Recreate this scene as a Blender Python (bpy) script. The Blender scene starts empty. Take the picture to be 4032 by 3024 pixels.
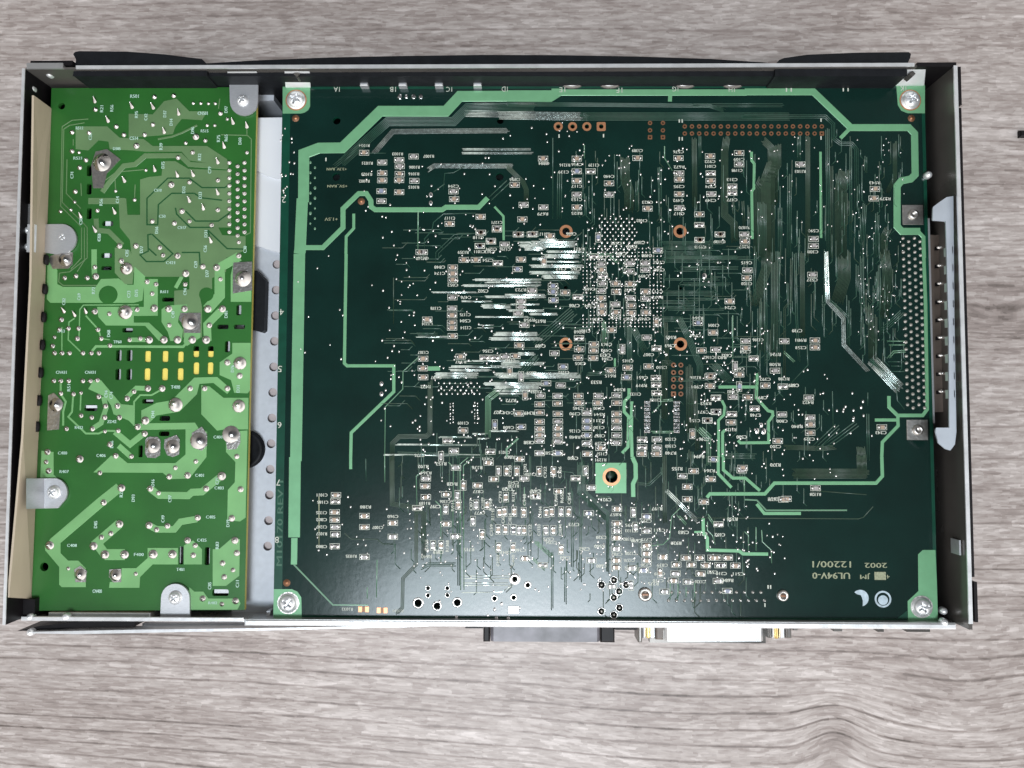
import bpy, math, random
from mathutils import Vector, Matrix
random.seed(7)
S = bpy.context.scene
COL = S.collection
# ---------------------------------------------------------------- camera
RC = Matrix(((0.99993802, -0.00165399, 0.01100997), (0.00219071, 0.9988005, -0.04891582), (-0.01091586, 0.04893691, 0.99874222)))
ZB = 0.042                                   # top face of the circuit boards above the table
CP = Vector((-0.02969415, -0.02594268, 0.26475562 + ZB))
FPX = 26 / 36 * 4032
cam = bpy.data.cameras.new('camera'); cam.lens = 26; cam.sensor_width = 36; cam.clip_start = 0.01; cam.clip_end = 20
co = bpy.data.objects.new('camera', cam); COL.objects.link(co)
co.matrix_world = Matrix.Translation(CP) @ RC.to_4x4()
S.camera = co
# ---------------------------------------------------------------- light
w = bpy.data.worlds.new('World'); S.world = w; w.use_nodes = True
bg = w.node_tree.nodes['Background']; bg.inputs[1].default_value = 1.0
_n = w.node_tree.nodes; _tc = _n.new('ShaderNodeTexCoord'); _sx = _n.new('ShaderNodeSeparateXYZ'); _cr = _n.new('ShaderNodeValToRGB')   # dim ceiling overhead, bright room walls
w.node_tree.links.new(_tc.outputs['Generated'], _sx.inputs[0]); w.node_tree.links.new(_sx.outputs[2], _cr.inputs[0]); w.node_tree.links.new(_cr.outputs[0], bg.inputs[0])
_dp = _n.new('ShaderNodeVectorMath'); _dp.operation = 'DOT_PRODUCT'; _dp.inputs[1].default_value = (0.35, -0.90, 0.0)       # the room is lit from the near side
_mr = _n.new('ShaderNodeMapRange'); _mr.inputs[1].default_value = -0.7; _mr.inputs[2].default_value = 0.7; _mr.inputs[3].default_value = 0.22; _mr.inputs[4].default_value = 1.55
w.node_tree.links.new(_tc.outputs['Generated'], _dp.inputs[0]); w.node_tree.links.new(_dp.outputs['Value'], _mr.inputs[0]); w.node_tree.links.new(_mr.outputs[0], bg.inputs[1])
_e = _cr.color_ramp.elements; _e[0].position = 0.62; _e[0].color = (1.0, 0.97, 0.95, 1); _e[1].position = 0.84; _e[1].color = (0.10, 0.105, 0.115, 1)
def lamp(name, kind, loc, power, col=(1, 1, 1), **k):
    l = bpy.data.lights.new(name, kind); l.energy = power; l.color = col
    for a, v in k.items(): setattr(l, a, v)
    o = bpy.data.objects.new(name, l); o.location = loc; COL.objects.link(o); return o
al = lamp('ceiling_lamp', 'AREA', (-0.02, -0.70, 1.64), 10.5, (0.98, 0.97, 1.0), shape='ELLIPSE', size=0.46, size_y=0.34)
al.rotation_euler = (math.radians(-23), 0, 0)
al2 = lamp('sheen_fill_light', 'AREA', (-0.02, -0.64, 1.95), 19, (0.80, 0.92, 1.0), shape='ELLIPSE', size=1.0, size_y=0.62)  # added unseen soft light that widens the bluish sheen on the board
al2.rotation_euler = (math.radians(-18), 0, 0)
S.view_settings.view_transform = 'Standard'; S.view_settings.look = 'None'; S.view_settings.gamma = 1
S.view_settings.exposure = 0.36
# ---------------------------------------------------------------- pixel -> plane conversion used for layout
def P(x, y, z=ZB):
    d = RC @ Vector(((x - 2016) / FPX, (1512 - y) / FPX, -1.0))
    t = (z - CP.z) / d.z
    return CP + d * t
TL = {'A': (0, 0, 1.0), 'Z1': (0, 150, 2.011), 'Z2': (0, 900, 2.011), 'Z3': (0, 1700, 2.011), 'T4': (1000, 200, 2.011), 'T5': (2000, 200, 2.011),
      'T6': (2932, 200, 2.011), 'T7': (1000, 1000, 2.011), 'T8': (2000, 1000, 2.011), 'T9': (2932, 1000, 2.011), 'T10': (1000, 1800, 2.011),
      'T11': (2000, 1800, 2.011), 'T12': (2932, 1800, 2.011), 'F1': (1650, 900, 3.687), 'F2': (1650, 1350, 3.687), 'F3': (2250, 900, 3.687),
      'F4': (2250, 1350, 3.687), 'F5': (1650, 1800, 3.687), 'F6': (2250, 1900, 3.687), 'F7': (2750, 1400, 3.687), 'G': (3300, 850, 1.952), 'H': (3100, 2100, 3.687)}
def tp(t, x, y):
    a = TL[t]; return (a[0] + x / a[2], a[1] + y / a[2])
MM = 0.001; PX = 0.0000909
# ---------------------------------------------------------------- materials
def mat(name, col, rough=0.5, metal=0.0, spec=0.5, noise=0.0, nscale=400, bump=0.0, bscale=900, coat=0.0, aniso=None, rnoise=0.0, em=None):
    m = bpy.data.materials.new(name); m.use_nodes = True; nt = m.node_tree; b = nt.nodes['Principled BSDF']
    b.inputs['Base Color'].default_value = (*col, 1); b.inputs['Roughness'].default_value = rough; b.inputs['Metallic'].default_value = metal
    b.inputs['Specular IOR Level'].default_value = spec; b.inputs['Coat Weight'].default_value = coat; b.inputs['Coat Roughness'].default_value = 0.12
    geo = nt.nodes.new('ShaderNodeNewGeometry')
    mp = nt.nodes.new('ShaderNodeMapping'); nt.links.new(geo.outputs['Position'], mp.inputs[0])
    if aniso: mp.inputs['Scale'].default_value = aniso
    n = nt.nodes.new('ShaderNodeTexNoise'); n.inputs['Scale'].default_value = nscale; n.inputs['Detail'].default_value = 5; nt.links.new(mp.outputs[0], n.inputs['Vector'])
    if noise:
        r = nt.nodes.new('ShaderNodeMapRange'); r.inputs[3].default_value = 1 - noise; r.inputs[4].default_value = 1 + noise; r.inputs[1].default_value = 0.25; r.inputs[2].default_value = 0.75
        nt.links.new(n.outputs[0], r.inputs[0])
        mx = nt.nodes.new('ShaderNodeVectorMath'); mx.operation = 'SCALE'; mx.inputs[0].default_value = col; nt.links.new(r.outputs[0], mx.inputs['Scale'])
        nt.links.new(mx.outputs[0], b.inputs['Base Color'])
    if rnoise:
        r = nt.nodes.new('ShaderNodeMapRange'); r.inputs[3].default_value = max(0.03, rough - rnoise); r.inputs[4].default_value = rough + rnoise; r.inputs[1].default_value = 0.3; r.inputs[2].default_value = 0.7
        nt.links.new(n.outputs[0], r.inputs[0]); nt.links.new(r.outputs[0], b.inputs['Roughness'])
    if bump:
        n2 = nt.nodes.new('ShaderNodeTexNoise'); n2.inputs['Scale'].default_value = bscale; n2.inputs['Detail'].default_value = 3; nt.links.new(mp.outputs[0], n2.inputs['Vector'])
        bp = nt.nodes.new('ShaderNodeBump'); bp.inputs['Strength'].default_value = bump; bp.inputs['Distance'].default_value = 0.0003
        nt.links.new(n2.outputs[0], bp.inputs['Height']); nt.links.new(bp.outputs[0], b.inputs['Normal'])
    return m
M = {
 'mask': mat('green_solder_mask', (0.0028, 0.0175, 0.0135), 0.17, spec=0.5, noise=0.25, nscale=60, bump=0.05, bscale=500),
 'edge': mat('bare_mask_edge', (0.004, 0.048, 0.028), 0.25, noise=0.2, nscale=200),
 'cu': mat('masked_copper', (0.155, 0.365, 0.195), 0.30, metal=0.15, noise=0.07, nscale=300, bump=0.03),
 'thin': mat('masked_thin_trace', (0.013, 0.055, 0.034), 0.28, spec=0.6, noise=0.25, nscale=500),
 'glint': mat('glinting_masked_trace', (0.52, 0.60, 0.56), 0.20, metal=0.92, noise=0.3, nscale=900, rnoise=0.05),  # glint put into the colour: pale metal on tracks that catch the lamp
 'olive': mat('masked_olive_trace', (0.016, 0.041, 0.022), 0.36, spec=0.5, noise=0.25, nscale=500),
 'lite': mat('masked_light_trace', (0.10, 0.22, 0.13), 0.25, spec=0.7, coat=0.4),
 'silk': mat('silkscreen_ink', (0.50, 0.52, 0.45), 0.55, noise=0.3, nscale=1500),
 'silkdim': mat('worn_silkscreen_ink', (0.25, 0.27, 0.17), 0.55, noise=0.35, nscale=1500),
 'silkfaint': mat('faint_etched_text', (0.03, 0.10, 0.06), 0.5),
 'tin': mat('solder_tin', (0.80, 0.78, 0.76), 0.17, metal=1.0, rnoise=0.08, nscale=1200, bump=0.25, bscale=1500),
 'joint': mat('solder_joint_metal', (0.56, 0.54, 0.52), 0.16, metal=1.0, noise=0.25, nscale=500, rnoise=0.07),
 'tindull': mat('dull_solder_tin', (0.55, 0.53, 0.50), 0.32, metal=1.0, noise=0.2, nscale=900, bump=0.4, bscale=1200),
 'tan': mat('tan_ceramic', (0.36, 0.27, 0.20), 0.4, noise=0.2, nscale=900),
 'grey': mat('grey_ceramic', (0.33, 0.31, 0.30), 0.4, noise=0.2, nscale=900),
 'blue': mat('blue_grey_resistor', (0.24, 0.26, 0.34), 0.4),
 'dark': mat('dark_resistor', (0.03, 0.02, 0.02), 0.35),
 'copper': mat('bare_copper', (0.62, 0.29, 0.15), 0.32, metal=0.6, noise=0.15, nscale=700),
 'brown': mat('brown_copper', (0.20, 0.09, 0.045), 0.4, metal=0.3, noise=0.2),
 'psu': mat('bright_green_mask', (0.019, 0.108, 0.018), 0.33, noise=0.22, nscale=45, bump=0.06, bscale=500),
 'psuedge': mat('yellow_board_edge', (0.42, 0.36, 0.08), 0.6),
 'pcuo': mat('masked_copper_olive', (0.115, 0.205, 0.090), 0.32, noise=0.20, nscale=55, bump=0.06, bscale=600),
 'pcu': mat('masked_copper_bright', (0.165, 0.365, 0.145), 0.32, noise=0.14, nscale=70, bump=0.06, bscale=600),
 'pdark': mat('green_mask_gap', (0.010, 0.075, 0.020), 0.35),
 'psilk': mat('cyan_white_ink', (0.36, 0.54, 0.44), 0.55, noise=0.25, nscale=1500),
 'alu': mat('brushed_aluminium', (0.52, 0.53, 0.55), 0.48, metal=0.75, noise=0.08, nscale=700, aniso=(1, 6, 1), bump=0.15, bscale=1200),
 'zinc': mat('zinc_plated_steel', (0.60, 0.60, 0.60), 0.30, metal=0.8, noise=0.25, nscale=60, rnoise=0.08, bump=0.05),
 'zincrim': mat('cut_steel_rim', (0.80, 0.81, 0.82), 0.33, metal=0.65, noise=0.15, nscale=200, bump=0.2, bscale=600),
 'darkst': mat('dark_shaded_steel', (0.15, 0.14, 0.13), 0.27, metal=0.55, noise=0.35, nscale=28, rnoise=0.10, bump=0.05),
 'floor': mat('grey_steel_floor', (0.52, 0.55, 0.60), 0.5, metal=0.15, noise=0.07, nscale=400, bump=0.05),
 'black': mat('black_plastic', (0.008, 0.009, 0.011), 0.5, spec=0.15, noise=0.3, nscale=300, bump=0.2, bscale=1500),
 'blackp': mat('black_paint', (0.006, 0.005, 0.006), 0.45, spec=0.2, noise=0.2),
 'pinkgrey': mat('pinkish_backing', (0.50, 0.43, 0.42), 0.6),
 'tabm': mat('lit_tab_metal', (0.74, 0.75, 0.76), 0.38, metal=0.35, noise=0.06, nscale=300),  # lighter copy of the tab metal, the bend's reflected light put into its colour
 'white': mat('white_film', (0.72, 0.74, 0.78), 0.5, noise=0.03, nscale=60),
 'beige': mat('tan_fish_paper', (0.42, 0.35, 0.26), 0.6, noise=0.12, nscale=120, aniso=(1, 0.25, 1)),
 'yellow': mat('yellow_tape', (0.85, 0.68, 0.14), 0.45, noise=0.05),
 'blue_bracket': mat('pale_bracket_steel', (0.55, 0.60, 0.66), 0.38, metal=0.6, noise=0.1, nscale=100, bump=0.1),
 'slot': mat('brown_grey_connector', (0.12, 0.095, 0.08), 0.45, noise=0.25, nscale=150, bump=0.1),
 'greypl': mat('mottled_grey_plastic', (0.12, 0.115, 0.13), 0.4, noise=0.7, nscale=130),
 'gold': mat('gold_plated_contact', (0.75, 0.55, 0.22), 0.3, metal=0.9),
 'scuff': mat('blue_grey_marker_ink', (0.38, 0.47, 0.52), 0.6, noise=0.25, nscale=700),
}
# laminate wood tabletop
def wood():
    m = bpy.data.materials.new('grey_wood_laminate'); m.use_nodes = True; nt = m.node_tree; N = nt.nodes; L = nt.links; b = N['Principled BSDF']
    geo = N.new('ShaderNodeNewGeometry'); sep = N.new('ShaderNodeSeparateXYZ'); L.new(geo.outputs['Position'], sep.inputs[0])
    def math_(op, a, c=None, d=None):
        n = N.new('ShaderNodeMath'); n.operation = op
        for i, v in enumerate((a, c, d)):
            if v is None: continue
            if isinstance(v, (int, float)): n.inputs[i].default_value = v
            else: L.new(v, n.inputs[i])
        return n.outputs[0]
    X, Y = sep.outputs[0], sep.outputs[1]
    def knot(px, py, sx, sy, amp):
        c = P(px, py, 0)
        dx = math_('DIVIDE', math_('SUBTRACT', X, c.x), sx); dy = math_('DIVIDE', math_('SUBTRACT', Y, c.y), sy)
        r2 = math_('ADD', math_('MULTIPLY', dx, dx), math_('MULTIPLY', dy, dy))
        g = math_('EXPONENT', math_('MULTIPLY', r2, -1.0))
        return math_('MULTIPLY', g, amp), g
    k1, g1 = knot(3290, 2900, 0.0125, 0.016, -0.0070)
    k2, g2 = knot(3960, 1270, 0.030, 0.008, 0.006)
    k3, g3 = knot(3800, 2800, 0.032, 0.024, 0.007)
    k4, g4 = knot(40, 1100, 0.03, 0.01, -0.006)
    yy = math_('ADD', math_('ADD', math_('ADD', math_('ADD', Y, k1), k2), k3), k4)
    # lower-left grain falls to the right
    sl = math_('MULTIPLY', math_('MULTIPLY', math_('SUBTRACT', X, 0.05), math_('MINIMUM', math_('MAXIMUM', math_('MULTIPLY', math_('ADD', Y, 0.08), -12.0), 0.0), 1.0)), 0.085)
    slx = math_('MULTIPLY', sl, math_('MINIMUM', math_('MAXIMUM', math_('MULTIPLY', math_('SUBTRACT', 0.06, X), 12.0), 0.0), 1.0))
    yy = math_('ADD', yy, slx)
    def noise(sx, sy, det=4, rough=0.55, off=0.0, dist=0.0):
        cmb = N.new('ShaderNodeCombineXYZ'); L.new(math_('MULTIPLY', X, sx), cmb.inputs[0]); L.new(math_('MULTIPLY', yy, sy), cmb.inputs[1]); cmb.inputs[2].default_value = off
        n = N.new('ShaderNodeTexNoise'); n.inputs['Scale'].default_value = 1; n.inputs['Detail'].default_value = det; n.inputs['Roughness'].default_value = rough; n.inputs['Distortion'].default_value = dist
        L.new(cmb.outputs[0], n.inputs['Vector']); return n.outputs[0]
    def mr(v, a, c, lo, hi):
        n = N.new('ShaderNodeMapRange'); L.new(v, n.inputs[0])
        for i, q in enumerate((a, c, lo, hi)): n.inputs[i + 1].default_value = q
        return n.outputs[0]
    big = noise(7, 45, 3, off=3.1)
    mid = noise(14, 200, 5, 0.6, off=7.7, dist=0.3)
    fine = noise(90, 900, 4, 0.6, off=1.3)
    blot = noise(160, 420, 2, 0.5, off=5.0)
    def cells(sx, sy, off):
        cmb = N.new('ShaderNodeCombineXYZ'); L.new(math_('MULTIPLY', X, sx), cmb.inputs[0]); L.new(math_('MULTIPLY', yy, sy), cmb.inputs[1]); cmb.inputs[2].default_value = off
        n = N.new('ShaderNodeTexVoronoi'); n.distance = 'CHEBYCHEV'; n.inputs['Scale'].default_value = 1; L.new(cmb.outputs[0], n.inputs['Vector'])
        sp = N.new('ShaderNodeSeparateColor'); L.new(n.outputs['Color'], sp.inputs[0]); return sp.outputs[0]
    c1 = cells(130, 620, 0.3); c2 = cells(260, 1100, 4.3); c3 = cells(60, 300, 9.1)
    # sharp dark growth lines
    ln = noise(3.5, 130, 2, 0.5, off=11.0)
    lines = math_('ABSOLUTE', math_('SUBTRACT', math_('FRACT', math_('ADD', math_('MULTIPLY', yy, 158.0), math_('MULTIPLY', noise(2.2, 11, 2, 0.5, off=12.0), 3.4))), 0.5))
    lmask = mr(math_('ADD', lines, math_('MULTIPLY', mr(fine, 0.3, 0.7, -1, 1), 0.02)), 0.02, 0.11, 1.0, 0.0)
    lstr = math_('MULTIPLY', mr(noise(7, 90, 3, off=20.0), 0.33, 0.62, 0.12, 1.0), mr(Y, -0.11, -0.05, 0.95, 0.5))
    v = math_('ADD', math_('MULTIPLY', mr(big, 0.3, 0.7, -1, 1), 0.10), 0.97)
    v = math_('ADD', v, math_('MULTIPLY', mr(mid, 0.3, 0.7, -1, 1), 0.075))
    v = math_('ADD', v, math_('MULTIPLY', math_('SUBTRACT', c1, 0.5), 0.21)); v = math_('ADD', v, math_('MULTIPLY', math_('SUBTRACT', c2, 0.5), 0.22)); v = math_('ADD', v, math_('MULTIPLY', math_('SUBTRACT', c3, 0.5), 0.08))
    v = math_('ADD', v, math_('MULTIPLY', mr(fine, 0.3, 0.7, -1, 1), 0.09))
    v = math_('ADD', v, math_('MULTIPLY', mr(blot, 0.3, 0.7, -1, 1), 0.06))
    v = math_('SUBTRACT', v, math_('MULTIPLY', math_('MULTIPLY', lmask, lstr), 0.46))
    dk = mr(noise(5, 60, 3, off=31.0), 0.60, 0.76, 0.0, 1.0)
    v = math_('SUBTRACT', v, math_('MULTIPLY', math_('MULTIPLY', dk, mr(Y, 0.06, 0.12, 1.0, 0.3)), 0.22))
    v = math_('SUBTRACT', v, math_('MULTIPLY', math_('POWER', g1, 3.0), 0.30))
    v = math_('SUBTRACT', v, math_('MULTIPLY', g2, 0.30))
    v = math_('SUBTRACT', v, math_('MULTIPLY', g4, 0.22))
    cr = N.new('ShaderNodeValToRGB'); L.new(mr(v, 0.35, 1.35, 0, 1), cr.inputs[0])
    e = cr.color_ramp.elements; e[0].position = 0.0; e[0].color = (0.10, 0.08, 0.07, 1); e[1].position = 1.0; e[1].color = (0.62, 0.56, 0.535, 1)
    k = cr.color_ramp.elements.new(0.45); k.color = (0.29, 0.243, 0.224, 1)
    k = cr.color_ramp.elements.new(0.70); k.color = (0.415, 0.366, 0.342, 1)
    L.new(cr.outputs[0], b.inputs['Base Color'])
    b.inputs['Roughness'].default_value = 0.42; b.inputs['Specular IOR Level'].default_value = 0.35
    bp = N.new('ShaderNodeBump'); bp.inputs['Strength'].default_value = 0.25; bp.inputs['Distance'].default_value = 0.0004
    L.new(math_('ADD', fine, mid), bp.inputs['Height']); L.new(bp.outputs[0], b.inputs['Normal'])
    return m
M['wood'] = wood()
# ---------------------------------------------------------------- mesh builder
class MB:
    def __init__(s): s.v = []; s.f = []; s.mi = []; s.sm = []; s.mats = []
    def m(s, key):
        if key not in s.mats: s.mats.append(key)
        return s.mats.index(key)
    def add(s, vs, fs, key, smooth=False):
        o = len(s.v); s.v += [tuple(q) for q in vs]; k = s.m(key)
        for f in fs: s.f.append([i + o for i in f]); s.mi.append(k); s.sm.append(smooth)
    def box(s, x0, x1, y0, y1, z0, z1, key):
        s.add([(x0, y0, z0), (x1, y0, z0), (x1, y1, z0), (x0, y1, z0), (x0, y0, z1), (x1, y0, z1), (x1, y1, z1), (x0, y1, z1)],
              [(3, 2, 1, 0), (4, 5, 6, 7), (0, 1, 5, 4), (1, 2, 6, 5), (2, 3, 7, 6), (3, 0, 4, 7)], key)
    def bbox(s, x0, x1, y0, y1, z0, z1, key, b):
        """box with chamfered top"""
        s.add([(x0, y0, z0), (x1, y0, z0), (x1, y1, z0), (x0, y1, z0), (x0, y0, z1 - b), (x1, y0, z1 - b), (x1, y1, z1 - b), (x0, y1, z1 - b),
               (x0 + b, y0 + b, z1), (x1 - b, y0 + b, z1), (x1 - b, y1 - b, z1), (x0 + b, y1 - b, z1)],
              [(3, 2, 1, 0), (0, 1, 5, 4), (1, 2, 6, 5), (2, 3, 7, 6), (3, 0, 4, 7), (8, 9, 10, 11), (4, 5, 9, 8), (5, 6, 10, 9), (6, 7, 11, 10), (7, 4, 8, 11)], key)
    def prism(s, pts, z0, z1, key, side=None, bottom=True):
        n = len(pts)
        a = sum(pts[i][0] * pts[(i + 1) % n][1] - pts[(i + 1) % n][0] * pts[i][1] for i in range(n))
        if a < 0: pts = pts[::-1]
        s.add([(p[0], p[1], z1) for p in pts], [tuple(range(n))], key)
        vs = [(p[0], p[1], z0) for p in pts] + [(p[0], p[1], z1) for p in pts]
        s.add(vs, [(i, (i + 1) % n, n + (i + 1) % n, n + i) for i in range(n)] + ([tuple(range(n))[::-1]] if bottom else []), side or key)
    def lathe(s, c, prof, key, seg=14, smooth=True, cap=True, sx=1, sy=1, lean=(0, 0)):
        vs = []; fs = []; n = len(prof)
        for j, (r, z) in enumerate(prof):
            for i in range(seg):
                a = 2 * math.pi * i / seg
                vs.append((c[0] + r * sx * math.cos(a) + lean[0] * z, c[1] + r * sy * math.sin(a) + lean[1] * z, c[2] + z))
        for j in range(n - 1):
            for i in range(seg):
                k = (i + 1) % seg
                fs.append((j * seg + i, j * seg + k, (j + 1) * seg + k, (j + 1) * seg + i))
        if cap: fs.append(tuple((n - 1) * seg + i for i in range(seg)))
        s.add(vs, fs, key, smooth)
    def ring(s, c, r0, r1, h, key, seg=24, square=False):
        def pt(r, i, z, sq):
            a = 2 * math.pi * i / seg; x, y = math.cos(a), math.sin(a)
            if sq:
                k = 1 / max(abs(x), abs(y)); x *= k; y *= k
            return (c[0] + r * x, c[1] + r * y, c[2] + z)
        if key == 'tin':
            s.lathe(c, [(r0, -0.0012), (r0, h * 0.4), ((r0 * 0.6 + r1 * 0.4), h), ((r0 * 0.2 + r1 * 0.8), h * 0.55), (r1, 0)], key, seg, cap=False); return
        vs = [pt(r1, i, 0, square) for i in range(seg)] + [pt(r1, i, h, square) for i in range(seg)] + [pt(r0, i, h, False) for i in range(seg)] + [pt(r0, i, -0.0015, False) for i in range(seg)]
        fs = []
        for j in range(3):
            for i in range(seg):
                k = (i + 1) % seg; fs.append((j * seg + i, j * seg + k, (j + 1) * seg + k, (j + 1) * seg + i))
        s.add(vs, fs, key)
    def strip(s, pts, wd, z, h, key, flat=None, smooth=True):
        """a raised copper track following world xy points, wd wide"""
        n = len(pts)
        if n < 2: return
        off = []
        for i in range(n):
            a = Vector(pts[max(i - 1, 0)][:2]); b = Vector(pts[i][:2]); c = Vector(pts[min(i + 1, n - 1)][:2])
            d1 = (b - a) if i > 0 else (c - b); d2 = (c - b) if i < n - 1 else (b - a)
            if d1.length < 1e-9: d1 = d2
            if d2.length < 1e-9: d2 = d1
            d1.normalize(); d2.normalize(); t = (d1 + d2)
            if t.length < 1e-6: t = d1
            t.normalize(); nn = Vector((-t.y, t.x)); k = 1 / max(0.5, nn.dot(Vector((-d1.y, d1.x))))
            off.append(nn * k)
        if flat is None: prof = [(-1, 0), (-0.7, 0.45), (-0.3, 0.9), (0.3, 0.9), (0.7, 0.45), (1, 0)] if key != 'glint' else [(-1, 0), (-0.5, 0.40), (0, 0.55), (0.5, 0.40), (1, 0)]
        else:
            e = min(0.45, flat / (wd / 2)); prof = [(-1, 0), (-1 + e, 1), (1 - e, 1), (1, 0)]
        m_ = len(prof); vs = []
        for i in range(n):
            for (u, q) in prof:
                p = Vector(pts[i][:2]) + off[i] * (u * wd / 2); vs.append((p.x, p.y, z + q * h))
        fs = []
        for i in range(n - 1):
            for j in range(m_ - 1):
                fs.append((i * m_ + j + 1, i * m_ + j, (i + 1) * m_ + j, (i + 1) * m_ + j + 1))
        fs.append(tuple(range(m_))[::-1]); fs.append(tuple((n - 1) * m_ + j for j in range(m_)))
        s.add(vs, fs, key, smooth and flat is None)
    def mesh(s, name):
        me = bpy.data.meshes.new(name); me.from_pydata(s.v, [], s.f)
        for k in s.mats: me.materials.append(M[k])
        me.polygons.foreach_set('material_index', s.mi); me.polygons.foreach_set('use_smooth', s.sm); me.update()
        return me
    def build(s, name, parent=None, label=None, kind=None):
        return link(name, s.mesh(name), parent, label, kind)
def link(name, me, parent=None, label=None, kind=None):
    o = bpy.data.objects.new(name, me); COL.objects.link(o)
    if parent: o.parent = parent
    if label: o['label'] = label
    if kind: o['kind'] = kind
    return o
_zj = [0]
def zj():
    _zj[0] = (_zj[0] + 1) % 29; return _zj[0] * 0.0000017
def W(t, pts, z=ZB): return [P(*tp(t, *q), z) for q in pts]
def cut(o, cutter_mb):
    c = cutter_mb.build('cutter'); md = o.modifiers.new('b', 'BOOLEAN'); md.operation = 'DIFFERENCE'; md.object = c; md.solver = 'EXACT'
    dg = bpy.context.evaluated_depsgraph_get(); me = bpy.data.meshes.new_from_object(o.evaluated_get(dg)); o.modifiers.clear(); o.data = me
    bpy.data.objects.remove(c)
_txt = {}
def text_geo(t):
    if t in _txt: return _txt[t]
    cu = bpy.data.curves.new('t', 'FONT'); cu.body = t; cu.size = 1; cu.resolution_u = 2; cu.align_x = 'CENTER'; cu.align_y = 'CENTER'
    o = bpy.data.objects.new('t', cu); COL.objects.link(o); dg = bpy.context.evaluated_depsgraph_get(); dg.update()
    me = bpy.data.meshes.new_from_object(o.evaluated_get(dg))
    v = [q.co.copy() for q in me.vertices]; f = [tuple(p.vertices) for p in me.polygons]
    xs = [q.x for q in v] or [0]; ys = [q.y for q in v] or [0]
    r = (v, f, max(xs) - min(xs), (max(xs) + min(xs)) / 2, max(ys) - min(ys), (max(ys) + min(ys)) / 2)
    bpy.data.objects.remove(o); bpy.data.meshes.remove(me); bpy.data.curves.remove(cu); _txt[t] = r; return r
def put_text(mb, t, px, wpx, hpx, key, rot=180, z=ZB + 0.00009, bold=0):
    v, f, tw, cx, th, cy = text_geo(t); c = P(*px, z); a = math.radians(rot)
    sx = wpx * PX / tw; sy = hpx * PX / th
    for b in ([0] if not bold else [-bold, bold]):
        vs = []
        for q in v:
            x = (q.x - cx) * sx + b * PX; y = (q.y - cy) * sy
            vs.append((c.x + x * math.cos(a) - y * math.sin(a), c.y + x * math.sin(a) + y * math.cos(a), z + (0.000002 if b > 0 else 0)))
        mb.add(vs, f, key)
def frame_rect(mb, c, w_, h_, t, z, key):
    x0, x1, y0, y1 = c[0] - w_ / 2, c[0] + w_ / 2, c[1] - h_ / 2, c[1] + h_ / 2; z1 = z + 0.00002
    mb.box(x0, x1, y0, y0 + t, z, z1, key); mb.box(x0, x1, y1 - t, y1, z, z1, key); mb.box(x0, x0 + t, y0 + t, y1 - t, z, z1, key); mb.box(x1 - t, x1, y0 + t, y1 - t, z, z1, key)

# ================================================================ SETTING
t = MB(); t.box(-0.9, 0.9, -0.8, 0.8, -0.02, 0.0, 'wood')
tb = t.build('tabletop', kind='structure'); tb['label'] = 'grey brown wood grain laminate tabletop with horizontal grain'
# ================================================================ THE UNIT
unit = bpy.data.objects.new('electronics_unit', None); COL.objects.link(unit); unit.empty_display_size = 0.02
unit['label'] = 'opened metal electronics box lying upside down with two green circuit boards showing'; unit['category'] = 'electronic device'
ZR = ZB + 0.011; ZF = 0.004; PT = 0.0016
xl = (P(100, 280, ZR).x + P(24, 2425, ZR).x) / 2; xr = (P(3762, 270, ZR).x + P(3809, 2440, ZR).x) / 2
yt = (P(300, 262, ZR).y + P(3400, 268, ZR).y) / 2
ZRR = ZB + 0.0035
yb = (P(300, 2440, ZRR).y + P(3500, 2452, ZRR).y) / 2
# floor sheet with the row of vent holes
f = MB(); f.box(xl, xr, yb, yt, ZF - 0.001, ZF, 'floor'); f.build('chassis_floor', unit)
ZD = ZB - 0.007; f = MB(); f.box(P(930, 1500, ZD).x, P(1230, 1500, ZD).x, yb, P(1000, 960, ZD).y, ZD - 0.0006, ZD, 'floor'); fl = f.build('divider_plate', unit)
f = MB(); f.box(P(930, 1500, ZD).x, P(1230, 1500, ZD).x, yb, P(1000, 960, ZD).y, ZD - 0.0030, ZD - 0.0016, 'pinkgrey'); f.build('backing_film', unit)
c = MB()
for i in range(12):
    q = P(1090 - i * 3.3, 1041 + i * 100.9, ZD); c.lathe((q.x, q.y, ZD - 0.0015), [(0.00165, 0), (0.00165, 0.003)], 'floor', 20)
    c.f.append([len(c.v) - 40 + k for k in range(20)][::-1]); c.mi.append(0); c.sm.append(False)
cut(fl, c)
# walls
wl = MB(); wl.box(xl - 0.001, xl, yb, yt, ZF, ZR, 'blackp'); wl.box(xl - 0.001, xl, yb, yt, ZR, ZR + 0.0003, 'zincrim')  # left wall is steel too; black colour paints in the shade inside
wl.box(xl, xl + 0.0016, P(90, 880, ZR).y, P(90, 790, ZR).y, ZR - 0.012, ZR - 0.004, 'zinc')
lw = wl.build('side_wall', unit)
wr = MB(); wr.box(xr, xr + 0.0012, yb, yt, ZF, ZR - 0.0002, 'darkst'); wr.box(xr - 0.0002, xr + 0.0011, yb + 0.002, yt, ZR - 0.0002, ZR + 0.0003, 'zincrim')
rwall = wr.build('side_wall', unit)
# hooks punched in right wall
for (xx, yy, key) in ((3748, 590, 'zinc'), (3778, 2150, 'zinc')):
    h = MB(); a = P(xx - 22, yy - 28, ZR - 0.006); b = P(xx + 5, yy + 30, ZR - 0.006)
    h.box(a.x, a.x + 0.0006, b.y, a.y, ZR - 0.008, ZR - 0.003, 'alu'); h.box(b.x - 0.0008, b.x, b.y, a.y, ZR - 0.008, ZR - 0.003, 'alu')
    h.box(a.x + 0.0006, b.x - 0.0008, b.y, a.y, ZR - 0.008, ZR - 0.0075, 'blackp')
    h.build('punched_hook', unit)
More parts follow.
